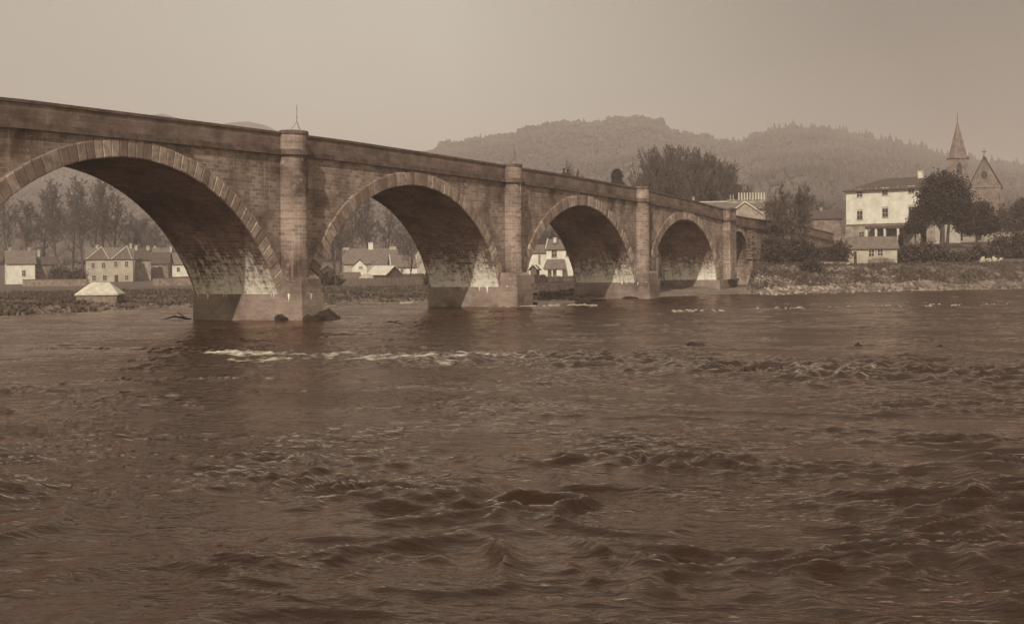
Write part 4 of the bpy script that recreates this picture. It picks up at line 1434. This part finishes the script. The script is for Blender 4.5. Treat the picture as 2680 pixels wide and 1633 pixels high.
# grey house with the row of pots
t = 238
e, Xo, H, s = house('town_house', 1832, 1908, t, 640, 545, 527, 'grey roofed terrace with a pale ridge line behind the bridge parapet', 'house', 'gable', 8, R(-4), 'greystone', 'slate', chim=[(1812, 6, 512, 4)])
mb = MB(); mb.box(Xo(1828), Xo(1908), 3.9, 4.1, H(527), H(524)); mb.build('ridge', M['frame'], e)
e, Xo, H, s = house('town_house', 1900, 2002, 232, 640, 548, 526, 'grey stone house with a long row of pale chimney pots above the bridge end', 'house', 'gable', 9, R(-4), 'greystone', 'slate')
mb = MB(); mb.box(Xo(1901), Xo(2002), 3.7, 4.9, H(560), H(522)); mb.box(Xo(1899), Xo(2004), 3.6, 5.0, H(522) + .002, H(520)); st = mb.build('chimney', M['greystone'], e)
for k in range(13):
    u_ = 1908 + k * 7.4
    mb = MB(); hgt = H(501) - H(520)
    if k == 2: continue
    mb.tube((Xo(u_), 4.3, H(520)), (Xo(u_), 4.3, H(501 if k > 1 else 506)), .17, .13, 8, True)
    mb.build('chimney_pot', M['frame'] if k > 1 else M['greystone'], st)
house('gabled_house', 1906, 1996, 214, 640, 563, 531, 'pale front gable with bright skews rising behind the bridge end', 'house', 'front', 7, R(6), 'greystone', 'slate', skews=True, oh=.1)
house('stone_house', 2000, 2060, 245, 640, 560, 530, 'stone house glimpsed through the spreading bare tree', 'house', 'gable', 7, R(0), 'greystone', 'darkslate', wins=[(2018, 580, 8, 12), (2040, 580, 8, 12)])
house('stone_house', 2130, 2200, 262, 640, 572, 548, 'low stone house between the spreading bare tree and the white hotel', 'house', 'gable', 7, R(0), 'stonewall', 'darkslate', chim=[(2150, 6, 540)])
bare('small', 2172, 290, 530, 'bare tree behind the low stone house left of the white hotel', wpx=70)
bare('round', 2120, 285, 500, 'bare tree rising behind the spreading tree, left of the white hotel', wpx=80)

# spreading tree near the bridge end
bare('wide', 2072, 186, 478, 'large dark spreading tree in front of the bridge end', wpx=135, rz=1.0)
bare('round', 2040, 190, 500, 'dark bare tree close to the left of the large spreading one', wpx=80, rz=2.0)
# ivy and shrubs on the embankment right of the land arch
for k, (u, t, lumps, lab) in enumerate((
        (2026, 177, [(0, 0, 1.2, 1.9, 1.2, 1.5), (-.3, .3, 2.6, 1.2, 1.0, 1.1), (1.3, .2, 1.8, 1.3, 1.1, 1.2)], 'dark ivy mass hanging on the wall right of the land arch'),
        (2062, 180, [(0, 0, 1.2, 1.8, 1.2, 1.5), (1.0, .2, 2.2, 1.5, 1.1, 1.3)], 'dark shrub below the spreading tree'),
        (2122, 172, [(0, 0, .3, 1.15, .8, .9)], 'round dark bush alone on the pale stony bank'),
        (2183, 186, [(0, 0, 1.2, 1.6, 1.2, 1.7), (1.2, .4, 1.6, 1.2, 1.0, 1.5)], 'dark bush left of the low cottage'),
        (2150, 186, [(0, 0, .9, 1.1, .9, 1.2)], 'smaller dark bush beside the bush at the low cottage'),
        (2105, 195, [(0, 0, 1.6, 2.0, 1.4, 2.2)], 'tall brown shrub between the spreading tree and the low cottage'))):
    leafy(u, t, lumps, lab, n=8000 if k == 0 else 6000, size=.16, mat='ivy')
# hotel
t = 249
e, Xo, H, s = house('hotel', 2217, 2440, t, 642, 496, 462, 'large white three storey hotel with a hipped roof', 'hotel', 'hip', 12, R(-24), 'white', 'darkslate', oh=.55, inset=5.5,
                    chim=[(2377, 12, 447, 5.5, 'white')])
# the eaves line rises to the right in the photo because the front turns towards the camera
for uu_, vs in ((2253, (512, 572)), (2318, (510, 568)), (2384, (508, 566))):
    for k, vb in enumerate(vs):
        quad_window(e, Xo(uu_), H(vb), 15 * s, (14 if k == 0 else 22) * s, 0)
        mb = MB(); mb.box(Xo(uu_) - 8.5 * s, Xo(uu_) + 8.5 * s, -.08, .02, H(vb) + (17 if k == 0 else 25) * s, H(vb) + (19.5 if k == 0 else 27.5) * s)
        mb.build('lintel', M['cream'], e)
quad_window(e, Xo(2257), H(619), 14 * s, 14 * s, -.05)
mb = MB(); mb.box(Xo(2215), Xo(2441), -.05, .0, -1.0, H(585)); mb.build('plinth', M['greystone'], e)
mb = MB(); mb.box(Xo(2214), Xo(2442), -.14, -.052, H(588), H(584.5)); mb.build('band', M['stonewall'], e)
mb = MB(); mb.box(Xo(2285), Xo(2400), -3.2, -.06, H(599), H(592)); pr = mb.build('porch', M['darkslate'], e)
for uu_ in (2288, 2312, 2334, 2367):
    mb = MB(); mb.box(Xo(uu_) - .17, Xo(uu_) + .17, -3.1, -2.75, -1.2, H(599) - .002); mb.build('column', M['white'], e)
for u_ in range(2232, 2420, 11):
    mb = MB()
    mb.box(Xo(u_) - .13, Xo(u_) + .13, -.5, -.25, H(496) + .1, H(496) + .5)
    mb.build('roof_vent', M['stonewall'], e)

# cottage on the bank
t = 192
e, Xo, H, s = house('cottage', 2216, 2346, t, 694, 650, 619, 'low slate roofed cottage with two paned windows in front of the white hotel', 'cottage', 'gable', 5.5, R(8), 'cream', 'slate',
                    wins=[(2281, 671, 13, 17), (2303, 670, 13, 17)], doors=[(2240, 692, 7, 34)])
mb = MB(); mb.box(Xo(2268), Xo(2335), -1.6, -1.45, -1, H(679)); mb.box(Xo(2278), Xo(2320), -1.66, -1.4, H(679) + .002, H(676)); mb.build('bench_wall', M['stonewall'], e)
dwarf_wall([(2140, 184), (2222, 184)], .35, 'low pale edging wall left of the low cottage', mat='cream')

# church
tc = 322
M['church'] = plain('church stone', (.2, .15, .12), .3, 1.0)
def church():
    p = at(2509, 640, tc)
    e = empty('church', p, -YAW - math.atan((2509 - PU) / F), 'stone church with a tall spire and cross topped gable at the right edge', 'church')
    s = tc / F
    Xo = lambda u: (u - 2509) * s
    H = lambda v: (640 - v) * s
    mb = MB(); w2 = 24.5 * s
    mb.box(-w2, w2, 0, 2 * w2, -2, H(415)); mb.box(-w2 - .25, w2 + .25, -.25, 2 * w2 + .25, H(415) + .002, H(410))
    mb.build('tower', M['church'], e)
    mb = MB()
    for s_ in (-1, 1):
        mb.box(s_ * w2 - .45, s_ * w2 + .45, -.5, .6, -2, H(470))
        mb.prism([(s_ * w2 - .4, -.45), (s_ * w2 + .4, -.45), (s_ * w2 + .4, .55), (s_ * w2 - .4, .55)], H(470) + .002, H(456), inset=.8)
    mb.build('buttress', M['church'], e)
    # belfry opening: pointed
    mb = MB(); xc = .3; bw_ = 6.5 * s
    pts = [(xc - bw_, H(458)), (xc + bw_, H(458)), (xc + bw_, H(435)), (xc + bw_ * .6, H(429)), (xc, H(424)), (xc - bw_ * .6, H(429)), (xc - bw_, H(435))]
    mb.extrude_y(pts, -.04, .02); mb.build('belfry_opening', M['glass'], e)
    mb = MB(); zb, zt = H(410) + .01, H(312)
    n = 8; rb = w2 * 1.04
    ring_ = [(rb * math.cos(R(22.5 + 45 * k)), w2 + rb * math.sin(R(22.5 + 45 * k))) for k in range(n)]
    for k in range(n):
        a_, b_ = ring_[k], ring_[(k + 1) % n]
        steps = 12
        for q in range(steps):
            f0, f1 = q / steps, (q + 1) / steps
            L_ = lambda p_, f: (p_[0] * (1 - f), w2 + (p_[1] - w2) * (1 - f), zb + (zt - zb) * f)
            mb.face([L_(a_, f0), L_(b_, f0), L_(b_, f1), L_(a_, f1)])
    mb.build('spire', M['church'], e)
    mb = MB()
    for f in (.25, .5, .72):
        r_ = rb * (1 - f) * 1.015
        mb.prism([(r_ * math.cos(R(22.5 + 45 * k)), w2 + r_ * math.sin(R(22.5 + 45 * k))) for k in range(8)], zb + (zt - zb) * f, zb + (zt - zb) * f + .1)
    mb.build('spire_band', M['stonewall'], e)
    mb = MB(); mb.tube((0, w2, zt - 1), (0, w2, H(293)), .1, .04, 6, True); mb.build('finial', M['iron'], e)
    # nave with gable towards the river
    x0, x1, xm = Xo(2536), Xo(2614), Xo(2573)
    mb = MB(); mb.extrude_y([(x0, -2), (x1, -2), (x1, H(494)), (xm, H(418)), (x0, H(494))], -5, 9)
    mb.build('nave', M['church'], e)
    mb = MB()
    for xa in (x0 - .3, x1 + .3):
        pa, pb = (xa, H(492) - .2), (xm, H(414))
        d = 9.3
        q = [(pa[0], -5.3, pa[1]), (pb[0], -5.3, pb[1]), (pb[0], d, pb[1]), (pa[0], d, pa[1])]
        mb.face(q if xa > xm else q[::-1])
        q2 = [(p_[0], p_[1], p_[2] - .35) for p_ in q]
        mb.face(q2[::-1] if xa > xm else q2)
        for i_ in range(4):
            j = (i_ + 1) % 4
            mb.face([q2[i_], q2[j], q[j], q[i_]])
    mb.build('roof', M['darkslate'], e)
    mb = MB(); mb.box(x0, x1, -5.15, -4.99, H(496), H(492)); mb.build('band', M['stonewall'], e)
    mb = MB(); mb.box(xm - .1, xm + .1, -5.2, -5.0, H(416), H(398)); mb.box(xm - .5, xm + .5, -5.2, -5.0, H(406), H(403.5)); mb.build('gable_cross', M['stonewall'], e)
    mb = MB(); th_ = [2 * math.pi * k / 12 for k in range(12)]
    mb.extrude_y([(xm + .75 * math.cos(a_), H(464) + .95 * math.sin(a_)) for a_ in th_], -5.05, -4.98); mb.build('rose_window', M['glass'], e)
    for uc in (2562, 2577, 2592):
        xc = Xo(uc); b2 = 4.2 * s
        mb = MB(); mb.extrude_y([(xc - b2, H(602)), (xc + b2, H(602)), (xc + b2, H(550)), (xc, H(538)), (xc - b2, H(550))], -5.06, -4.97)
        mb.build('lancet_window', M['glass'], e)
    mb = MB()
    for xa in (x0, x1): mb.box(xa - .35, xa + .35, -5.7, -4.9, -2, H(510))
    mb.build('buttress', M['church'], e)
church()

# churchyard wall with round openings
p = at(2510, 640, 262)
e = empty('churchyard_wall', p, -YAW, 'pale rubble churchyard wall with a dark arched opening below the church', 'wall')
s = 262 / F
mb = MB(); mb.box(-85 * s, 190 * s, 0, .5, -2.5, 42 * s * .78); mb.build('wall', M['greystone'], e)
mb = MB(); mb.box(-86 * s, 191 * s, -.08, .58, 42 * s * .78 + .002, 42 * s * .78 + .2); mb.build('coping', M['stonewall'], e)
for uc, wv in ((2512, 8), (2562, 6)):
    xc = (uc - 2510) * s
    mb = MB(); b2 = wv * s
    mb.extrude_y([(xc - b2, 10 * s), (xc + b2, 10 * s), (xc + b2, 24 * s), (xc + b2 * .6, 29 * s), (xc, 31 * s), (xc - b2 * .6, 29 * s), (xc - b2, 24 * s)], -.03, .02)
    mb.build('opening', M['glass'], e)  # flat dark plate paints the shade within the opening; the wall is solid

# big yew and other evergreens
leafy(2462, 226, [(.3, 0, 11.3, 3.3, 3.0, 2.5), (-1.5, 0, 9.4, 2.5, 2.6, 2.0), (2.4, 0, 9.4, 2.5, 2.4, 2.3), (-3.3, 0, 7.6, 1.6, 1.6, 1.0), (3.3, .2, 6.9, 2.0, 2, 1.7), (0, .5, 7.6, 3.0, 2.6, 2.1), (-3.9, 0, 6.0, 1.6, 1.3, .8), (-2.6, 0, 6.4, 1.4, 1.2, .9)],
      'large dark evergreen tree with a domed crown in front of the church', 'tree', 'evergreen_tree', 'evergreen', n=46000, size=.25, fill=.3,
      trunk=[(0, 0, -1, .1, 0, 8, .55, .3), (.6, .2, -1, 1.4, .3, 7, .35, .2), (.1, 0, 4, -2.6, 0, 8.4, .24, .1), (.1, 0, 5, 2.2, 0, 9, .22, .1)], base=at(2466, 672, 226))
leafy(2396, 222, [(0, 0, 4.6, 1.2, 1.1, .8), (-.7, 0, 3.8, .9, 1.0, .5), (.7, 0, 4.1, 1.0, 1.1, .9), (0, 0, 5.5, .7, .8, .6)], 'smaller dark evergreen with a flat crown at the right end of the hotel front', 'tree', 'evergreen_tree', 'evergreen', n=12000, size=.18,
      trunk=[(0, 0, -1, 0, 0, 4.6, .18, .1)], base=at(2396, 660, 222))
for u, t, v, r_, lab in ((2418, 215, 596, .75, 'narrow dark young conifer between the hotel and the large evergreen'), (2357, 212, 612, .6, 'narrow dark young conifer in front of the hotel porch')):
    conifer(u, t, v, r_, lab, n=1500, size=.3)
leafy(2556, 240, [(0, 0, 4.5, 2.6, 2, 2.2), (1.8, 0, 3.4, 2.4, 1.8, 1.6), (-1.8, 0, 3.5, 2.0, 1.6, 1.5), (.8, 0, 6.0, 1.6, 1.4, 1.2)], 'dark evergreen shrubbery tree below the church gable', 'tree', 'evergreen_tree', 'evergreen', n=16000, size=.28,
      trunk=[(0, 0, -1, 0, 0, 4.5, .25, .12)], base=at(2556, 640, 240))
for k, (u, t, lumps, lab) in enumerate((
        (2375, 198, [(0, 0, .8, 2.0, 1.4, 1.3), (1.8, .4, 1.1, 1.8, 1.2, 1.4)], 'dark shrub immediately right of the low cottage'),
        (2440, 200, [(0, 0, .9, 2.6, 1.6, 1.4), (-1.8, .4, .8, 1.8, 1.2, 1.2)], 'dark shrub under the large domed evergreen'),
        (2505, 202, [(0, 0, .4, 2.4, 1.4, .7)], 'low dark shrub right of the large domed evergreen trunk'),
        (2570, 206, [(0, 0, .6, 2.4, 1.6, 1.1)], 'dark shrub behind the white stones at the right edge'),
        (2640, 208, [(0, 0, 1.2, 3.2, 1.8, 1.8)], 'large dark shrub at the right frame edge'),
        (2660, 250, [(0, 0, 4, 3.2, 2, 3)], 'tall dark shrub beyond the churchyard wall at the right frame edge'))):
    leafy(u, t, lumps, lab, n=4500, size=.26, mat='ivy')


# ------------------------------------------------------------------ rocks and stones
def rock_mb(seed, rx, ry, rz, sub=2):
    import bmesh
    bm = bmesh.new()
    bmesh.ops.create_icosphere(bm, subdivisions=sub, radius=1)
    g_ = random.Random(seed)
    ox = g_.uniform(0, 50)
    for v_ in bm.verts:
        c = v_.co
        n_ = float(gnoise(np.array([c.x * 1.3 + ox]), np.array([c.y * 1.3 + c.z * 1.7]), seed % 7)[0]) * .55 + float(gnoise(np.array([c.x * 3 + ox]), np.array([c.y * 3 - c.z * 3]), 3)[0]) * .2
        k = 1 + n_
        v_.co = (c.x * rx * k, c.y * ry * k, c.z * rz * k)
    me_ = bpy.data.meshes.new('rock')
    bm.to_mesh(me_); bm.free()
    return me_


def rock(u, v, wpx, hpx, label, group=None, mat='rock', dz=0.0):
    # stands in the water (z=0) at the pixel's waterline
    b_ = (sr * (u - PU) + cr * (YH - v)) / F
    t = -CZ / b_
    p = at(u, v, t)
    s = t / F
    me_ = rock_mb(int(u + v), wpx * s * .62, wpx * s * .55, hpx * s * 1.35)
    me_.materials.append(M[mat])
    o = link('river_rock', me_)
    o.location = (p.x + fw[0] * wpx * s * .4, p.y + fw[1] * wpx * s * .4, -.02 + dz)
    tag(o, label, 'rock', group)
    return o


for u, v, w_, h_, lab in (
        (2023, 976, 66, 20, 'largest dark rock breaking the rapids on the right'),
        (1963, 976, 36, 13, 'dark rock with a foam edge just left of the largest one in the rapids'),
        (2136, 990, 60, 12, 'flat dark rock right of the largest one in the rapids'),
        (1827, 908, 44, 9, 'long flat dark rock in the calm water beyond the rapids'),
        (2247, 909, 18, 9, 'small dark rock alone in the calm water at the right'),
        (2466, 911, 26, 6, 'low dark rock at the far right in the calm water'),
        (1470, 940, 30, 10, 'dark rock in the middle of the rapids, upstream of the foam'),
        (1648, 977, 30, 8, 'small dark rock on the front edge of the rapids, left of the others'),
        (2230, 968, 50, 10, 'dark rock in the rapids toward the right, behind the flat one'),
        (2420, 985, 70, 10, 'broad low dark rock in the rapids near the right frame edge'),
        (2330, 996, 56, 9, 'low dark rock on the front edge of the rapids near the right')):
    rock(u, v, w_, h_, lab, 'dark rocks in the rapids')
for u, v, w_, h_, lab in ((842, 838, 62, 19, 'largest dark boulder heaped against the first pier foot'), (800, 839, 34, 12, 'dark boulder left of the largest at the first pier foot'),
                          (735, 841, 36, 14, 'dark boulder under the left corner of the first pier front'), (870, 835, 34, 9, 'low dark boulder at the right end of the first pier foot'),
                          (1385, 799, 40, 11, 'dark boulder at the foot of the second pier'), (1355, 801, 26, 9, 'smaller dark boulder left of the one at the second pier foot'),
                          (1545, 788, 50, 6, 'low dark ledge rock before the third pier'), (1650, 783, 40, 6, 'low dark rock below the third pier front')):
    rock(u, v, w_, h_, lab, 'boulders at the pier feet')


def scatter_stones(name, pts, n, smin, smax, seed, zlift=.0):
    g_ = random.Random(seed)
    verts, faces = [], []
    base = [rock_mb(seed + k, 1, 1, .6, 1) for k in range(3)]
    bv = [np.array([v_.co[:] for v_ in b_.vertices]) for b_ in base]
    bf = [np.array([p_.vertices[:] for p_ in b_.polygons]) for b_ in base]
    off = 0
    for k in range(n):
        i_ = g_.randrange(len(pts) - 1)
        f = g_.random()
        (ua, va), (ub, vb) = pts[i_], pts[i_ + 1]
        u = ua + (ub - ua) * f; v = va + (vb - va) * f + g_.gauss(0, 1.3)
        if gnoise(np.array([u * .022]), np.array([seed * 3.1]), 2)[0] < -.05 and g_.random() < .9: continue
        b_ = (sr * (u - PU) + cr * (YH - v)) / F
        t = -CZ / b_
        p = at(u, v, t)
        s = g_.uniform(smin, smax)
        q = g_.randrange(3)
        a_ = g_.uniform(0, 6.28)
        vv = bv[q] * s
        vv = np.stack([vv[:, 0] * math.cos(a_) - vv[:, 1] * math.sin(a_), vv[:, 0] * math.sin(a_) + vv[:, 1] * math.cos(a_), vv[:, 2]], 1) + np.array([p.x, p.y, zlift])
        verts.append(vv); faces.append(bf[q] + off); off += len(vv)
    me_ = np_mesh(name, np.vstack(verts), np.vstack(faces), M['cobble'])
    o = link(name, me_)
    return o


tag(scatter_stones('gravel', [(1325, 806), (1400, 802), (1480, 800), (1560, 801)], 420, .06, .24, 5), 'pale gravel spit in the water before the second and third piers', 'gravel', kind='stuff')
tag(scatter_stones('gravel', [(1760, 816), (1900, 811), (2100, 806), (2300, 803), (2640, 797)], 230, .05, .2, 9), 'thin line of pale stones breaking the water toward the right bank', 'gravel', kind='stuff')
tag(scatter_stones('gravel', [(1050, 795), (1120, 792)], 90, .1, .28, 15), 'pale stones at the waterline under the second arch', 'gravel', kind='stuff')
tag(scatter_stones('gravel', [(1990, 771), (2100, 768), (2300, 763), (2420, 760)], 260, .1, .3, 19, .05), 'pale stones along the foot of the right bank', 'gravel', kind='stuff')
# rubble on the right bank and rough tussocks along the left one
def ground_scatter(name, n, u0, u1, dmin, dmax, smin, smax, seed, mat):
    g_ = np.random.default_rng(seed)
    base = [rock_mb(seed + k, 1, 1, .7, 1) for k in range(4)]
    bv = [np.array([v_.co[:] for v_ in b_.vertices]) for b_ in base]
    bf = [np.array([p_.vertices[:] for p_ in b_.polygons]) for b_ in base]
    u = g_.uniform(u0, u1, n)
    t = np.interp(u, SH_U, SH_T) + dmin + (dmax - dmin) * g_.random(n) ** 1.4
    keep = (gnoise(u * .02, t * .3, seed % 5) + g_.uniform(-.5, .5, n)) > -.1
    ph = np.arctan((u - PU) / F)
    z_, x_, y_, _, _ = ground_z(ph, t / np.cos(ph))
    vs, fs, off = [], [], 0
    for k in np.nonzero(keep)[0]:
        q = k % 4
        s_ = g_.uniform(smin, smax) * (1 + 1.5 * (g_.random() < .06)); a_ = g_.uniform(0, 6.28)
        vv = bv[q] * s_
        vs.append(np.stack([vv[:, 0] * math.cos(a_) - vv[:, 1] * math.sin(a_), vv[:, 0] * math.sin(a_) + vv[:, 1] * math.cos(a_), vv[:, 2]], 1) + np.array([x_[k], y_[k], z_[k]]))
        fs.append(bf[q] + off); off += len(vv)
    return link(name, np_mesh(name, np.vstack(vs), np.vstack(fs), M[mat]))


M['rubble'] = plain('bank rubble', (.19, .145, .115), .4, 2.0, island=.75)
tag(ground_scatter('rubble', 2600, 1960, 2760, -.5, 9.5, .1, .3, 31, 'rubble'), 'rough rubble stones strewn over the sloping right bank', 'rubble', kind='stuff')
tag(ground_scatter('rubble', 900, -40, 1500, -.6, 3.5, .06, .22, 37, 'rubble'), 'scattered stones along the waterline of the far left bank', 'rubble', kind='stuff')


def tussocks(n, u0, u1, dmin, dmax, h, seed, mat):
    g_ = np.random.default_rng(seed)
    B = 9
    u = g_.uniform(u0, u1, n)
    t = np.interp(u, SH_U, SH_T) + dmin + (dmax - dmin) * g_.random(n) ** 1.3
    ph = np.arctan((u - PU) / F)
    z_, x_, y_, _, _ = ground_z(ph, t / np.cos(ph))
    hh = h * g_.uniform(.4, 1.3, n) * (.4 + np.clip(gnoise(x_ * .3, y_ * .3, 7) + .6, 0, 1.4))
    V = []
    for k in range(B):
        a_ = g_.uniform(0, 6.28, n); r_ = hh * g_.uniform(.1, .5, n); w_ = .05 + .04 * g_.random(n)
        bx, by = x_ + r_ * .4 * np.cos(a_), y_ + r_ * .4 * np.sin(a_)
        tx, ty = x_ + r_ * 1.6 * np.cos(a_), y_ + r_ * 1.6 * np.sin(a_)
        V.append(np.stack([np.stack([bx - w_ * np.sin(a_), by + w_ * np.cos(a_), z_ - .05], 1), np.stack([bx + w_ * np.sin(a_), by - w_ * np.cos(a_), z_ - .05], 1), np.stack([tx, ty, z_ + hh * g_.uniform(.6, 1.1, n)], 1)], 1))
    V = np.concatenate(V).reshape(-1, 3)
    return link('grass', np_mesh('grass', V, np.arange(len(V)).reshape(-1, 3), M[mat]))


M['dry_grass'] = plain('dry grass', (.15, .108, .082), .4, .6, bmp=0, island=.6)
tag(tussocks(9000, -60, 1540, .5, 60, .26, 41, 'dry_grass'), 'rough winter grass on the far left bank', 'grass', kind='stuff')
tag(tussocks(5000, 1965, 2760, 1.5, 13, .38, 43, 'dry_grass'), 'rough winter grass and weeds on the right bank', 'grass', kind='stuff')
# white stones right edge
for k, (u, v, w_) in enumerate(((2572, 682, 14), (2586, 680, 16), (2602, 681, 16), (2620, 683, 18))):
    me_ = rock_mb(70 + k, .55, .4, .3 if k % 2 else .6); me_.materials.append(M['cream'])
    o = link('white_stone', me_); o.location = gp(u, 199, .25)
    tag(o, ['white stone at the left end of the short row near the right frame edge', 'second white stone of the short row near the right frame edge', 'third white stone of the short row near the right frame edge', 'white stone at the right end of the short row at the frame edge'][k], 'stone', 'white stones at the right edge')
# driftwood at the first pier
p = at(500, 838, 92)
e = MB()
e.tube((0, 0, .0), (-1.2, .1, .25), .09, .06, 6, True); e.tube((-.4, 0, .1), (-.9, .1, .5), .06, .03, 5, True); e.tube((-1.1, .1, .24), (-2.0, .1, .0), .06, .03, 5, True)
o = e.build('driftwood', M['rock']); o.location = (p.x, p.y, .02); o.rotation_euler[2] = -YAW
tag(o, 'dark forked driftwood caught at the far corner of the first pier', 'driftwood')

# ------------------------------------------------------------------ hillside woodland (one mass nobody could count)
g_ = np.random.default_rng(77)
n = 48000
uo = g_.uniform(-80, 2760, n)
to = 430 + (TR + 60 - 430) * g_.random(n) ** .75
edge = g_.random(n) < .14
to[edge] = TR - 25 + g_.uniform(-25, 45, edge.sum())
ph = np.arctan((uo - PU) / F)
zz, XX, YY, _, _ = ground_z(ph, to / np.cos(ph))
hgt = g_.uniform(3.2, 8, n) * (.8 + .4 * np.clip((uo - 1500) / 900, 0, 1))
conif = g_.random(n) < (.2 + .6 * np.clip((uo - 1700) / 500, 0, 1))
hgt[~conif] *= .8
keep = ~edge | (uo > 1150)
hgt[edge] *= np.where(g_.random(edge.sum()) < .16, g_.uniform(1.3, 2.0, edge.sum()), g_.uniform(.5, 1.1, edge.sum()))
conif |= edge & (hgt > 15)
K = 6
ang = np.arange(K) * 2 * np.pi / K
lv = 4
V = np.zeros((n, lv * K + 1, 3), np.float32)
rad_c = np.array([.16, .26, .17, .08]); z_c = np.array([.0, .22, .5, .78])
rad_d = np.array([.25, .48, .5, .3]); z_d = np.array([.1, .35, .65, .9])
for l in range(lv):
    rr_ = np.where(conif, rad_c[l], rad_d[l]) * hgt
    zl_ = np.where(conif, z_c[l], z_d[l]) * hgt
    for k in range(K):
        jr = rr_ * g_.uniform(.6, 1.35, n)
        V[:, l * K + k, 0] = XX + jr * np.cos(ang[k])
        V[:, l * K + k, 1] = YY + jr * np.sin(ang[k])
        V[:, l * K + k, 2] = zz + zl_ + hgt * g_.uniform(-.06, .06, n)
V[:, -1, 0] = XX; V[:, -1, 1] = YY; V[:, -1, 2] = zz + hgt * np.where(conif, 1.05, 1.0)
fc = []
for l in range(lv - 1):
    for k in range(K):
        k2 = (k + 1) % K
        fc.append((l * K + k, l * K + k2, (l + 1) * K + k2)); fc.append((l * K + k, (l + 1) * K + k2, (l + 1) * K + k))
for k in range(K): fc.append(((lv - 1) * K + k, (lv - 1) * K + (k + 1) % K, lv * K))
fc = np.array(fc)
V = V[keep]
nn = len(V)
Fa = (fc[None] + (np.arange(nn) * (lv * K + 1))[:, None, None]).reshape(-1, 3)
tag(link('woodland', np_mesh('woodland', V.reshape(-1, 3), Fa, M['forest'])), 'hazy woodland covering the hillside behind the bridge', 'woodland', kind='stuff')

# ------------------------------------------------------------------ haze
mb = MB(); mb.box(-1000, 3900, -3000, 3900, -8, 258)
mt = bpy.data.materials.new('haze'); mt.use_nodes = True
nt = mt.node_tree; nt.nodes.clear()
out = nt.nodes.new('ShaderNodeOutputMaterial'); pv = nt.nodes.new('ShaderNodeVolumePrincipled')
pv.inputs['Color'].default_value = (.80, .69, .645, 1)
pv.inputs['Density'].default_value = .00052
pv.inputs['Anisotropy'].default_value = .1
nt.links.new(pv.outputs[0], out.inputs['Volume'])
tag(mb.build('haze', mt), 'thin pale haze in the valley air', 'haze', kind='stuff')
print('done', len(bpy.data.objects))
